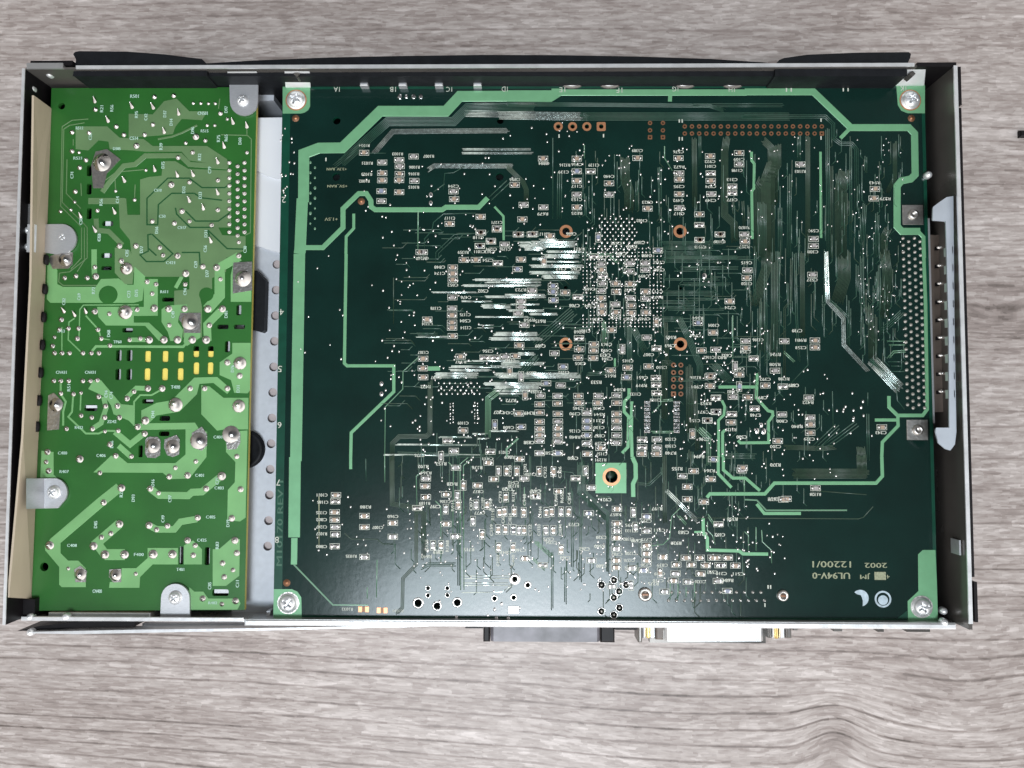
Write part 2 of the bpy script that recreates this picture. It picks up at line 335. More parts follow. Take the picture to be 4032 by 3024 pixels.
# black painted outer cover: right side in three stepped pieces, corners at the front
cv = MB()
for (y0, y1, dx) in ((262, 412, 0.0002), (424, 2272, 0.0), (2292, 2450, 0.0008)):
    cv.box(xr + 0.0012 + dx, xr + 0.0023 + dx, P(3800, y1, ZR).y, P(3800, y0, ZR).y, 0.0005, ZR - 0.0001, 'blackp')
cv.build('outer_cover_side', unit)
cv = MB(); a = P(3612, 246, ZR); b = P(3766, 262, ZR); cv.box(a.x, b.x, b.y, a.y, 0.004, ZR, 'blackp'); cv.build('outer_cover_corner', unit)
cv = MB(); a = P(120, 239, ZR); b = P(285, 252, ZR); cv.box(a.x, b.x, b.y - 0.0004, a.y, 0.004, ZR, 'blackp')
a = P(108, 250, ZR); b = P(250, 272, ZR); cv.box(a.x, b.x, b.y, a.y, ZR - 0.006, ZR + 0.0004, 'zinc'); cv.build('outer_cover_corner', unit)
# front wall
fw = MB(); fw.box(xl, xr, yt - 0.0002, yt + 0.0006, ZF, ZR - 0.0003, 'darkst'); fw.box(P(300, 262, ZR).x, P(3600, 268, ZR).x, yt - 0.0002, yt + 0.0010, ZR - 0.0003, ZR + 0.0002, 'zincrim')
fw.build('front_wall', unit)
def clip(px, wpx):
    m_ = MB(); a = P(px, 320, ZB + 0.004); w_ = wpx * PX / 2
    for (y0, y1, k) in ((308, 318, 'zinc'), (323, 336, 'alu')):
        m_.bbox(a.x - w_, a.x + w_, P(px, y1, ZB + 0.003).y, P(px, y0, ZB + 0.003).y, ZB - 0.004, ZB + 0.003, k, 0.0003)
    m_.build('contact_clip', unit)
for q in (1430, 1583, 1726, 1879): clip(q, 32)
for q in (2253, 2402, 2698, 2886):
    m_ = MB(); a = P(q, 295, ZB + 0.006); m_.bbox(a.x - 0.0006, a.x + 0.0006, P(q, 313, ZB + 0.005).y, P(q, 294, ZB + 0.005).y, ZB + 0.003, ZB + 0.005, 'zinc', 0.0003)
    a = P(q, 330, ZB + 0.0005); m_.lathe((a.x, a.y, ZB - 0.004), [(0.0042, 0), (0.0040, 0.004), (0.0033, 0.0048), (0.0012, 0.0050)], 'darkst', 20, sy=0.42)
    m_.build('light_pipe_post', unit)
# front bezel: outline from above, real thickness down to the table
ZZ = 0.050
def bez(pts, name, par, z1=ZZ, key='black'):
    m_ = MB(); m_.prism([P(x, y, z1) for x, y in pts], 0.0004, z1, key); o = m_.build(name, par)
    bv = o.modifiers.new('bevel', 'BEVEL'); bv.width = 0.0006; bv.segments = 2; bv.limit_method = 'ANGLE'; bv.angle_limit = 0.6; return o
bezel = bez([(700, 256), (820, 249), (1000, 238), (1300, 226), (1600, 220), (1900, 216), (2200, 217), (2500, 222), (2800, 232), (3000, 245), (3075, 254), (3075, 300), (700, 300)], 'front_bezel', unit)
bez([(288, 213), (296, 204), (312, 201), (500, 203), (650, 214), (760, 228), (795, 232), (815, 252), (815, 300), (286, 300), (300, 235)], 'bezel_end_cap', bezel, ZZ + 0.0015)
bez([(3052, 254), (3068, 236), (3088, 228), (3180, 215), (3380, 207), (3578, 205), (3587, 212), (3584, 228), (3572, 254), (3572, 300), (3052, 300)], 'bezel_end_cap', bezel, ZZ + 0.0015)
# rear panel
rp = MB(); rp.box(xl, xr, yb - 0.0008, yb + 0.0001, ZF, ZRR - 0.0004, 'zinc')
a = P(960, 2445, ZRR); rp.bbox(P(960, 2445, ZRR).x, xr + 0.0003, yb - 0.0021, yb + 0.0002, ZRR - 0.0010, ZRR, 'zincrim', 0.0006)
rp.bbox(xl, P(958, 2445, ZRR).x, yb - 0.0006, yb + 0.0008, ZRR - 0.0004, ZRR, 'zincrim', 0.0002)
rp.build('rear_panel', unit)
# hinged rear lip: folds away from the panel towards the left
lip = MB(); lip.prism([P(x, y, 0.045) for x, y in ((118, 2494), (300, 2497), (1000, 2483), (1700, 2466), (1700, 2462), (1000, 2474), (560, 2479), (118, 2488))], 0.040, 0.045, 'zincrim')
lip.prism([P(x, y, 0.040) for x, y in ((560, 2455), (1700, 2452), (1700, 2462), (1000, 2474), (560, 2477))], 0.038, 0.040, 'alu')
lip.build('rear_lip', unit)
bl = MB(); bl.prism([P(x, y, 0.043) for x, y in ((68, 2484), (150, 2466), (290, 2450), (530, 2444), (530, 2467), (290, 2472), (150, 2484))], 0.010, 0.043, 'blackp'); bl.build('rear_seal_wedge', unit)
m_ = MB(); a = P(112, 2412, ZRR); b = P(26, 2362, ZRR); m_.box(b.x + 0.0005, a.x + 0.0015, yb + 0.0012, b.y, 0.02, ZRR - 0.001, 'blackp'); m_.build('corner_block', unit)
m_ = MB(); a = P(190, 2412, ZB + 0.001); b = P(590, 2434, ZB + 0.001); m_.bbox(a.x, b.x, b.y, a.y, 0.03, ZB + 0.001, 'zincrim', 0.0002); m_.build('inner_flange', unit)
# small things behind the rear panel
m_ = MB()
for (x0, x1, y0, y1) in ((3125, 3140, 2468, 2482), (3283, 3316, 2470, 2486), (3456, 3480, 2470, 2488), (3570, 3662, 2472, 2488)):
    a = P(x0, y1, 0.04); b = P(x1, y0, 0.04); m_.box(a.x, b.x, a.y, yb, 0.034, 0.040, 'darkst')
m_.build('rear_tab', unit)
m_ = MB(); a = P(3515, 2474, 0.038); n_ = 20
vs = []
m_.lathe((0, 0, 0), [(0.0045, 0), (0.0042, 0.0012), (0.0030, 0.0022), (0.0012, 0.0026)], 'zinc', 22)
o = m_.build('rear_screw', unit); o.location = (a.x, yb - 0.001, 0.036); o.rotation_euler = (math.pi / 2, 0, 0)
# --- D shaped connectors on the rear
def dsub(x0, x1, ybot, z, shell, name, ears):
    m_ = MB(); a = P(x0, ybot, z); b = P(x1, ybot, z); yf = a.y; k = 0.0022; z0 = z - 0.010
    out = [(a.x, z), (b.x, z), (b.x - k, z0), (a.x + k, z0)]
    vs = []
    for yy in (yf, yb - 0.0008):
        for (xx, zz) in ((a.x + 0.001, z), (b.x - 0.001, z), (b.x, z - 0.001), (b.x - k, z0 + 0.001), (b.x - k - 0.001, z0), (a.x + k + 0.001, z0), (a.x + k, z0 + 0.001), (a.x, z - 0.001)):
            vs.append((xx, yy, zz))
    n = 8; m_.add(vs, [tuple(range(n)), tuple(range(n, 2 * n))[::-1]] + [(i + n, (i + 1) % n + n, (i + 1) % n, i) for i in range(n)], shell)
    o = m_.build(name, unit)
    for (e0, e1, key, yb2) in ears:
        m_ = MB(); a = P(e0, yb2, z - 0.001); b = P(e1, yb2, z - 0.001); m_.bbox(a.x, b.x, a.y, yb - 0.0007, z - 0.009, z - 0.0005, key, 0.0005); m_.build('connector_ear', o)
    return o
dsub(1932, 2362, 2526, 0.039, 'greypl', 'rear_port', ((1903, 1929, 'blackp', 2526), (2364, 2420, 'blackp', 2529)))
o = dsub(2618, 3008, 2524, 0.040, 'zinc', 'rear_serial_port', ((2512, 2528, 'darkst', 2529), (2530, 2544, 'alu', 2514), (2546, 2556, 'gold', 2513), (2558, 2580, 'zinc', 2515), (2582, 2612, 'slot', 2518), (3024, 3036, 'darkst', 2512), (3040, 3050, 'zinc', 2512), (3052, 3064, 'gold', 2515), (3068, 3090, 'zinc', 2514), (3094, 3116, 'darkst', 2512)))
m_ = MB(); a = P(2560, 2533, 0.030); b = P(3018, 2533, 0.030); m_.box(a.x, b.x, a.y, yb - 0.0008, 0.026, 0.0292, 'darkst'); m_.build('port_flange', o)
m_ = MB(); a = P(1832, 2474, 0.038); b = P(1902, 2474, 0.038); m_.box(a.x, b.x, a.y, yb - 0.0008, 0.03, 0.038, 'blackp'); m_.build('port_gasket', unit); m_ = MB(); a = P(2422, 2480, 0.038); b = P(2508, 2474, 0.038); m_.box(a.x, b.x, a.y, yb - 0.0008, 0.03, 0.038, 'blackp'); m_.build('port_gasket', unit)

# ================================================================ MAIN BOARD
H = 0.192174; WD = 0.234
BX0, BX1, BY0, BY1 = -WD / 2, WD / 2, -H / 2, H / 2
m_ = MB(); m_.box(BX0, BX1, BY0, BY1, ZB - PT, ZB, 'edge'); board = m_.build('main_circuit_board', unit, 'dark green circuit board crowded with tiny components')
i_ = 0.0010
m_ = MB(); m_.prism([(BX0 + 0.0030, BY0 + i_), (BX1 - 0.0012, BY0 + i_), (BX1 - 0.0012, BY1 - i_), (BX0 + 0.0030, BY1 - i_)], ZB - 0.00002, ZB + 0.00002, 'mask'); plane = m_.build('ground_plane', board)
holes = []
for t_, x, y, r in (('T5', 460, 1430, 15), ('T5', 1362, 1430, 15), ('T8', 458, 714, 15), ('T8', 1366, 714, 15), ('T11', 820, 155, 24), ('T8', 458, 265, 8), ('T8', 1366, 268, 7),
                    ('T4', 655, 553, 16), ('T4', 1950, 553, 14), ('T4', 650, 998, 16), ('T4', 1945, 998, 16), ('T10', 1300, 1155, 14), ('T10', 1450, 1178, 13), ('T10', 1610, 1150, 13),
                    ('T10', 1378, 1035, 7), ('T10', 1378, 1093, 7), ('T10', 1532, 1035, 7), ('T10', 1532, 1092, 7), ('T10', 2065, 965, 9), ('T10', 2168, 1012, 8), ('T10', 1905, 1118, 8), ('T10', 2057, 1110, 8),
                    ('T11', 740, 1010, 13), ('T11', 838, 972, 12), ('T11', 935, 1010, 12), ('T11', 880, 1062, 12), ('T11', 838, 1110, 12), ('T11', 740, 1220, 12), ('T11', 882, 1192, 12), ('T11', 838, 1248, 12)):
    holes.append((tp(t_, x, y), r))
for i in range(4): holes.append((tp('T5', 398 + i * 113.5, 600), 9))
hdr = [(2696 + i * 28.4, 498 + j * 28) for i in range(20) for j in (0, 1)]
hdr2 = [tp('T5', x, y) for x in (1125, 1227) for y in (572, 630, 685)]
hdr3 = [tp('F4', x, y) for x in (1482, 1588) for y in (322, 430, 533, 637, 742)]
for q in hdr + hdr2: holes.append((q, 3.6))
for q in hdr3: holes.append((q, 4.2))
c = MB()
for (q, r) in holes:
    p = P(*q); n = 12; r *= PX
    c.lathe((p.x, p.y, ZB - 0.004), [(r, 0), (r, 0.006)], 'mask', n, smooth=False); c.add([(p.x + r * math.cos(2 * math.pi * k / n), p.y + r * math.sin(2 * math.pi * k / n), ZB - 0.004) for k in range(n)][::-1], [tuple(range(n))], 'mask')
# weld caps through duplicate-free rebuild
def welded(mb):
    import bmesh
    me = mb.mesh('c'); bm = bmesh.new(); bm.from_mesh(me); bmesh.ops.remove_doubles(bm, verts=bm.verts, dist=1e-7); bmesh.ops.recalc_face_normals(bm, faces=bm.faces); bm.to_mesh(me); bm.free(); return me
def cut2(objs, mb):
    c_ = bpy.data.objects.new('cutter', welded(mb)); COL.objects.link(c_)
    for o_ in objs:
        md = o_.modifiers.new('b', 'BOOLEAN'); md.operation = 'DIFFERENCE'; md.object = c_; md.solver = 'EXACT'
        dg = bpy.context.evaluated_depsgraph_get(); dg.update(); me = bpy.data.meshes.new_from_object(o_.evaluated_get(dg)); o_.modifiers.clear(); o_.data = me
    bpy.data.objects.remove(c_)
cut2([board, plane], c)
# rings round the holes
for k, ((q, r)) in enumerate(holes):
    pass
def ring(q, r0, r1, key, name, sq=False, lab=None, h=0.00006):
    m_ = MB(); p = P(*q, ZB); m_.ring((p.x, p.y, ZB + 0.00002), r0 * PX, r1 * PX, h, key, 28, sq); return m_.build(name, board, lab)
for t_, x, y in (('T5', 460, 1430), ('T5', 1362, 1430), ('T8', 458, 714), ('T8', 1366, 714)):
    ring(tp(t_, x, y), 15, 26, 'copper', 'mounting_hole_ring')
for i in range(4): ring(tp('T5', 398 + i * 113.5, 600), 9, 18, 'copper', 'through_hole_pad', i == 3)
for k, q in enumerate(hdr): ring(q, 3.6, 8.8, 'brown', 'header_pad', k == 39)
for k, q in enumerate(hdr2): ring(q, 3.6, 8.8, 'brown', 'header_pad', k in (2, 5))
for k, q in enumerate(hdr3): ring(q, 4.2, 9.8, 'brown', 'header_pad', k == 4)
for t_, x, y, r0, r1 in (('T10', 1300, 1155, 14, 22), ('T10', 1450, 1178, 13, 19), ('T10', 1610, 1150, 13, 20), ('T10', 1378, 1035, 7, 11), ('T10', 1378, 1093, 7, 11), ('T10', 1532, 1035, 7, 11), ('T10', 1532, 1092, 7, 11),
                         ('T10', 2065, 965, 9, 22), ('T10', 2168, 1012, 8, 15), ('T10', 1905, 1118, 8, 14), ('T10', 2057, 1110, 8, 14)):
    ring(tp(t_, x, y), r0, r1, 'tin', 'connector_pin_pad', h=0.0003)
for t_, x, y, r in (('T11', 740, 1010, 13), ('T11', 838, 972, 12), ('T11', 935, 1010, 12), ('T11', 880, 1062, 12), ('T11', 838, 1110, 12), ('T11', 740, 1220, 12), ('T11', 882, 1192, 12), ('T11', 838, 1248, 12)):
    m_ = MB(); p = P(*tp(t_, x, y)); m_.ring((p.x, p.y, ZB), r * PX, (r + 4) * PX, 0.0004, 'tin', 20); m_.lathe((p.x, p.y, ZB - 0.0015), [(0.0005, 0), (0.0005, 0.0018), (0.0002, 0.0022)], 'tindull', 10); m_.build('socket_pin', board)
m_ = MB(); p = P(*tp('T10', 2055, 1208)); m_.bbox(p.x - 0.0019, p.x + 0.0019, p.y - 0.0013, p.y + 0.0013, ZB, ZB + 0.0003, 'tin', 0.0002); m_.build('solder_pad', board)
for t_, x, y, r in (('T11', 1085, 1085, 27), ('T12', 300, 1095, 22)):
    m_ = MB(); p = P(*tp(t_, x, y)); m_.lathe((p.x, p.y, ZB), [(r * PX, 0), (r * PX * 0.96, 0.0008), (r * PX * 0.55, 0.0011), (r * PX * 0.5, 0.0006)], 'tindull', 24); m_.box(p.x - 0.0010, p.x + 0.0010, p.y - 0.0003, p.y + 0.0003, ZB + 0.0005, ZB + 0.0009, 'brown'); m_.build('solder_post', board)
# copper areas and wide tracks
cu = MB()
def cpoly(t_, pts, key='cu', h=0.00007): q = W(t_, pts); cu.prism([(a.x, a.y) for a in q], ZB, ZB + h + zj(), key, bottom=False)
def tr(t_, pts, wz, key='cu', h=0.00006, mbx=None):
    wpx = wz / TL[t_][2]; q = W(t_, pts); (mbx or cu).strip(q, wpx * PX, ZB + 0.00002 + zj(), h, key, flat=0.00012 if wpx > 5 else None)
cpoly('T4', [(228, 285), (445, 285), (445, 440), (430, 470), (400, 490), (370, 497), (228, 497)])
cpoly('T6', [(1200, 272), (1427, 272), (1427, 495), (1290, 495), (1240, 475), (1212, 430)])
cpoly('T10', [(158, 1045), (300, 1045), (345, 1065), (375, 1110), (379, 1268), (153, 1268)])
cpoly('T12', [(1410, 735), (1510, 735), (1522, 1020), (1530, 1297), (1293, 1297), (1290, 1140), (1375, 1060), (1372, 770)])
tr('T10', [(325, 0), (318, 635)], 93); tr('T10', [(320, 640), (318, 800), (316, 850)], 50); tr('T7', [(360, 0), (332, 1640)], 92); tr('T4', [(360, 1608), (368, 1550)], 92)
tr('T4', [(364, 1600), (383, 1170)], 92); tr('T4', [(392, 1200), (395, 815), (515, 770), (700, 768), (1000, 478), (1520, 478), (1630, 360), (2190, 358)], 88)
cpoly('T5', [(-10, 314), (345, 314), (345, 300), (420, 300), (420, 358), (345, 405), (-10, 402)])
tr('T5', [(400, 330), (1890, 330)], 52); tr('T5', [(1285, 340), (1282, 402)], 32)
tr('T6', [(0, 325), (545, 325), (840, 608), (1300, 608), (1345, 655), (1350, 980), (1315, 1015), (1240, 1030), (1207, 1070), (1207, 1390), (1245, 1430), (1390, 1430)], 57)
tr('T6', [(1370, 1428), (1415, 1475), (1420, 1640)], 32); tr('T6', [(840, 608), (758, 692)], 30)
tr('T9', [(1418, 15), (1432, 400), (1445, 1230), (1410, 1278), (1210, 1278), (1143, 1212), (1142, 1125)], 28); tr('T9', [(1212, 1278), (1215, 1360), (1090, 1490), (1085, 1620)], 26); tr('T9', [(1030, 1314), (1212, 1314)], 24)
tr('T12', [(1086, 0), (1090, 150), (1040, 205), (235, 205), (160, 290), (-275, 290), (-300, 320)], 27)
tr('T11', [(1545, 485), (1547, 600), (1578, 640), (1580, 735), (1830, 742), (1860, 765), (2060, 767)], 26); tr('T11', [(1475, 592), (1545, 590)], 16)
tr('T12', [(95, 370), (155, 445), (445, 445)], 25); tr('T12', [(0, 335), (95, 340), (170, 420), (810, 420)], 12, 'lite')
tr('T11', [(1665, 0), (1665, 130), (1770, 240)], 24); tr('T11', [(1705, 0), (1705, 100), (1780, 165), (1880, 165), (1995, 265)], 24); tr('T11', [(1870, 170), (1872, 280)], 10, 'lite')
tr('T11', [(985, 0), (1010, 55), (1012, 165), (990, 210), (992, 315)], 34)
tr('F7', [(840, 260), (855, 300), (840, 610), (1010, 800), (1075, 815), (1080, 870), (1015, 960), (1020, 1262), (610, 1267), (575, 1230)], 42); tr('F7', [(290, 455), (825, 455)], 45)
tr('F7', [(340, 650), (380, 735), (370, 860), (290, 940), (295, 1475)], 38); tr('F7', [(385, 1080), (350, 1115), (352, 1475)], 42)
tr('F4', [(835, 660), (835, 780), (770, 850), (765, 1000), (830, 1070), (820, 1510), (735, 1600)], 46); tr('F4', [(875, 850), (870, 1300), (880, 1659)], 46)
tr('F4', [(630, 225), (630, 345)], 28)
tr('T4', [(395, 1558), (545, 1558), (705, 1400), (705, 1250), (830, 1130), (890, 1130), (925, 1185), (928, 1235), (960, 1258), (1490, 1258), (1520, 1238), (1780, 1238), (1850, 1165)], 40)
tr('T4', [(790, 1290), (790, 1405), (730, 1470), (728, 1608)], 23); tr('T7', [(730, 0), (716, 865), (737, 885), (1107, 885), (1107, 1090), (770, 1415), (766, 1609)], 25); tr('T10', [(766, 0), (766, 95)], 24)
tr('T4', [(1905, 1235), (1975, 1310), (1977, 1500)], 18); tr('T5', [(1928, 800), (1930, 870), (1950, 893), (1947, 1090), (1930, 1112), (1935, 1490)], 22); tr('T6', [(600, 800), (605, 1482)], 20)
tr('T10', [(316, 850), (625, 1170), (905, 1172)], 13, 'lite'); tr('F2', [(130, 372), (305, 370)], 62); tr('F2', [(1440, 1385), (1270, 1540), (1275, 1659)], 28, 'lite')
cpoly('T12', [(1205, 1278), (1285, 1215), (1291, 1295), (1205, 1290)], 'edge')
p = P(*tp('T11', 815, 165)); r_ = MB()
sq = MB(); q4 = [(a.x, a.y) for a in W('T11', [(693, 45), (937, 45), (937, 285), (693, 285)])]; sq.prism(q4, ZB, ZB + 0.00008, 'cu'); sqo = sq.build('copper_square', board)
hc = P(*tp('T11', 820, 155)); cc = MB(); n = 24
cc.lathe((hc.x, hc.y, ZB - 0.003), [(0.0022, 0), (0.0022, 0.006)], 'mask', n, smooth=False); cc.add([(hc.x + 0.0022 * math.cos(2 * math.pi * k / n), hc.y + 0.0022 * math.sin(2 * math.pi * k / n), ZB - 0.003) for k in range(n)][::-1], [tuple(range(n))], 'mask'); cut2([sqo], cc)
m_ = MB(); m_.ring((hc.x, hc.y, ZB + 0.00004), 24 * PX, 35 * PX, 0.00008, 'copper', 32); m_.build('mounting_hole_ring', board)
m_ = MB(); m_.lathe((hc.x, hc.y, ZB - 0.006), [(0.0026, 0), (0.0024, 0.0015), (0.001, 0.0022)], 'olive', 20); m_.build('plastic_peg', board)
# thin track bundles (rounded ridges)
th = MB()
def bundle(t_, pts, n, pitch, wz, key='thin', h=0.00006):
    q = W(t_, pts); pit = pitch / TL[t_][2] * PX
    for k in range(n):
        o_ = (k - (n - 1) / 2) * pit; pp = []
        for i in range(len(q)):
            a = Vector(q[max(i - 1, 0)][:2]); b = Vector(q[i][:2]); c_ = Vector(q[min(i + 1, len(q) - 1)][:2])
            d1 = (b - a) if i else (c_ - b); d2 = (c_ - b) if i < len(q) - 1 else (b - a); d1 = d1.normalized(); d2 = d2.normalized(); t2 = (d1 + d2).normalized(); nn = Vector((-t2.y, t2.x)); kk = 1 / max(0.6, nn.dot(Vector((-d1.y, d1.x))))
            b2 = b + nn * kk * o_
            if i == 0: b2 = b2 - d1 * random.uniform(0, 0.0012)
            if i == len(q) - 1: b2 = b2 + d2 * random.uniform(0, 0.0012)
            pp.append(b2)
        th.strip(pp, wz / TL[t_][2] * PX, ZB + 0.00002 + zj(), h, key)
B = bundle
B('T4', [(700, 880), (1060, 560), (1580, 560), (1690, 450), (2212, 440)], 7, 11, 7); B('T4', [(960, 800), (1100, 640), (2000, 632)], 4, 11, 8, 'glint'); B('T4', [(640, 910), (830, 760)], 3, 14, 6)
B('T4', [(1680, 495), (2212, 505)], 5, 12, 9, 'glint'); B('T5', [(-60, 510), (620, 520)], 7, 10, 7, 'glint'); B('T5', [(590, 520), (2212, 520)], 7, 10, 6); B('T6', [(0, 520), (640, 520), (700, 580), (700, 690), (760, 735), (850, 735), (885, 780), (885, 1250)], 3, 13, 6)
B('T4', [(1760, 418), (2212, 418)], 2, 10, 8, 'glint'); B('T5', [(0, 422), (530, 425), (1600, 435), (1700, 470)], 4, 9, 6); B('T6', [(-400, 430), (290, 430)], 3, 13, 5); B('T4', [(1670, 780), (2170, 780)], 2, 10, 8, 'glint'); B('T4', [(1655, 810), (2190, 810)], 2, 10, 8, 'glint')
B('T4', [(1390, 935), (1430, 910), (1780, 912), (2040, 912)], 4, 10, 8, 'glint'); B('T5', [(0, 925), (120, 1040), (145, 1100), (145, 1180)], 4, 10, 8, 'olive'); B('T4', [(1030, 810), (890, 810)], 1, 8, 6); B('T4', [(1300, 1285), (1298, 1560)], 1, 8, 9, 'lite')
B('T4', [(1500, 1080), (1510, 970), (1580, 965), (1650, 925)], 1, 8, 6); B('T4', [(1430, 1110), (1500, 1060)], 1, 8, 8); B('T4', [(1350, 1560), (1350, 1490), (1410, 1420), (1420, 1360), (1500, 1290), (1740, 1285)], 1, 8, 8)
B('T4', [(1450, 1659), (1450, 1600), (1590, 1465), (1720, 1462)], 2, 22, 6); B('T4', [(1870, 1170), (2010, 1040)], 2, 30, 8)
# the wide glinting horizontal bundles at the middle of the board
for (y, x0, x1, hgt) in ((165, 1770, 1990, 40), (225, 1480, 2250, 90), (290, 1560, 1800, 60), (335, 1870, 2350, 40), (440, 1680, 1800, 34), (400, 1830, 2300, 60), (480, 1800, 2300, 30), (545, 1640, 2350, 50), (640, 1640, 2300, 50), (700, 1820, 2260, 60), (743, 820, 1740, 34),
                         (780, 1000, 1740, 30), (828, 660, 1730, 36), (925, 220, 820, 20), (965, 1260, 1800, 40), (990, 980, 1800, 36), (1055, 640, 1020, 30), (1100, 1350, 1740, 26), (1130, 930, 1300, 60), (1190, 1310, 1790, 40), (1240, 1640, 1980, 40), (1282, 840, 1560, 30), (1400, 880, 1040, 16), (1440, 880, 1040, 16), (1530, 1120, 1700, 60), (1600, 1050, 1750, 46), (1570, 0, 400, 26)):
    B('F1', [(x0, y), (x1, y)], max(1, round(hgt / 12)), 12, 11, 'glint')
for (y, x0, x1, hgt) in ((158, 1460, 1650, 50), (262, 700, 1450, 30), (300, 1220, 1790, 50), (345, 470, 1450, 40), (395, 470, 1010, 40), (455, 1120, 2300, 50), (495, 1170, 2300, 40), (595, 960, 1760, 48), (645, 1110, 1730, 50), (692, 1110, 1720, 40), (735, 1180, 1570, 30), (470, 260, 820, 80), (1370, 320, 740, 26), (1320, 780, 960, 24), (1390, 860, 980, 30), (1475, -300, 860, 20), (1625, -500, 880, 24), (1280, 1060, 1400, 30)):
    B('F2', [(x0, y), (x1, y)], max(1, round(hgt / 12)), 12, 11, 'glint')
B('F2', [(1110, 700), (985, 795), (980, 1310)], 3, 18, 12, 'lite', 0.00005); B('F2', [(1150, 740), (1030, 830), (1025, 1350)], 2, 18, 12, 'lite')
B('F2', [(1700, 200), (1650, 250), (1400, 520)], 4, 30, 14); B('F1', [(2212, 1220), (1700, 1659)], 5, 34, 14)
for (y, x0, x1, n) in ((25, 1250, 1800, 3), (60, 1250, 1700, 2), (110, 1380, 1800, 3), (200, 1250, 1660, 2), (240, 1400, 1740, 3), (310, 1245, 1620, 4), (380, 1200, 1500, 3), (420, 1200, 1480, 2), (440, 1280, 1700, 2), (515, 1200, 1380, 4)):
    B('T8', [(x0, y), (x1, y)], n, 11, 6)
for (y, x0, x1, n) in ((180, 1380, 1500, 2), (320, 1380, 1560, 3), (1520, 1240, 1700, 3), (1560, 1240, 1600, 4), (1600, 1240, 1600, 3), (1640, 1240, 1900, 3)): B('T5', [(x0, y), (x1, y)], n, 10, 6)
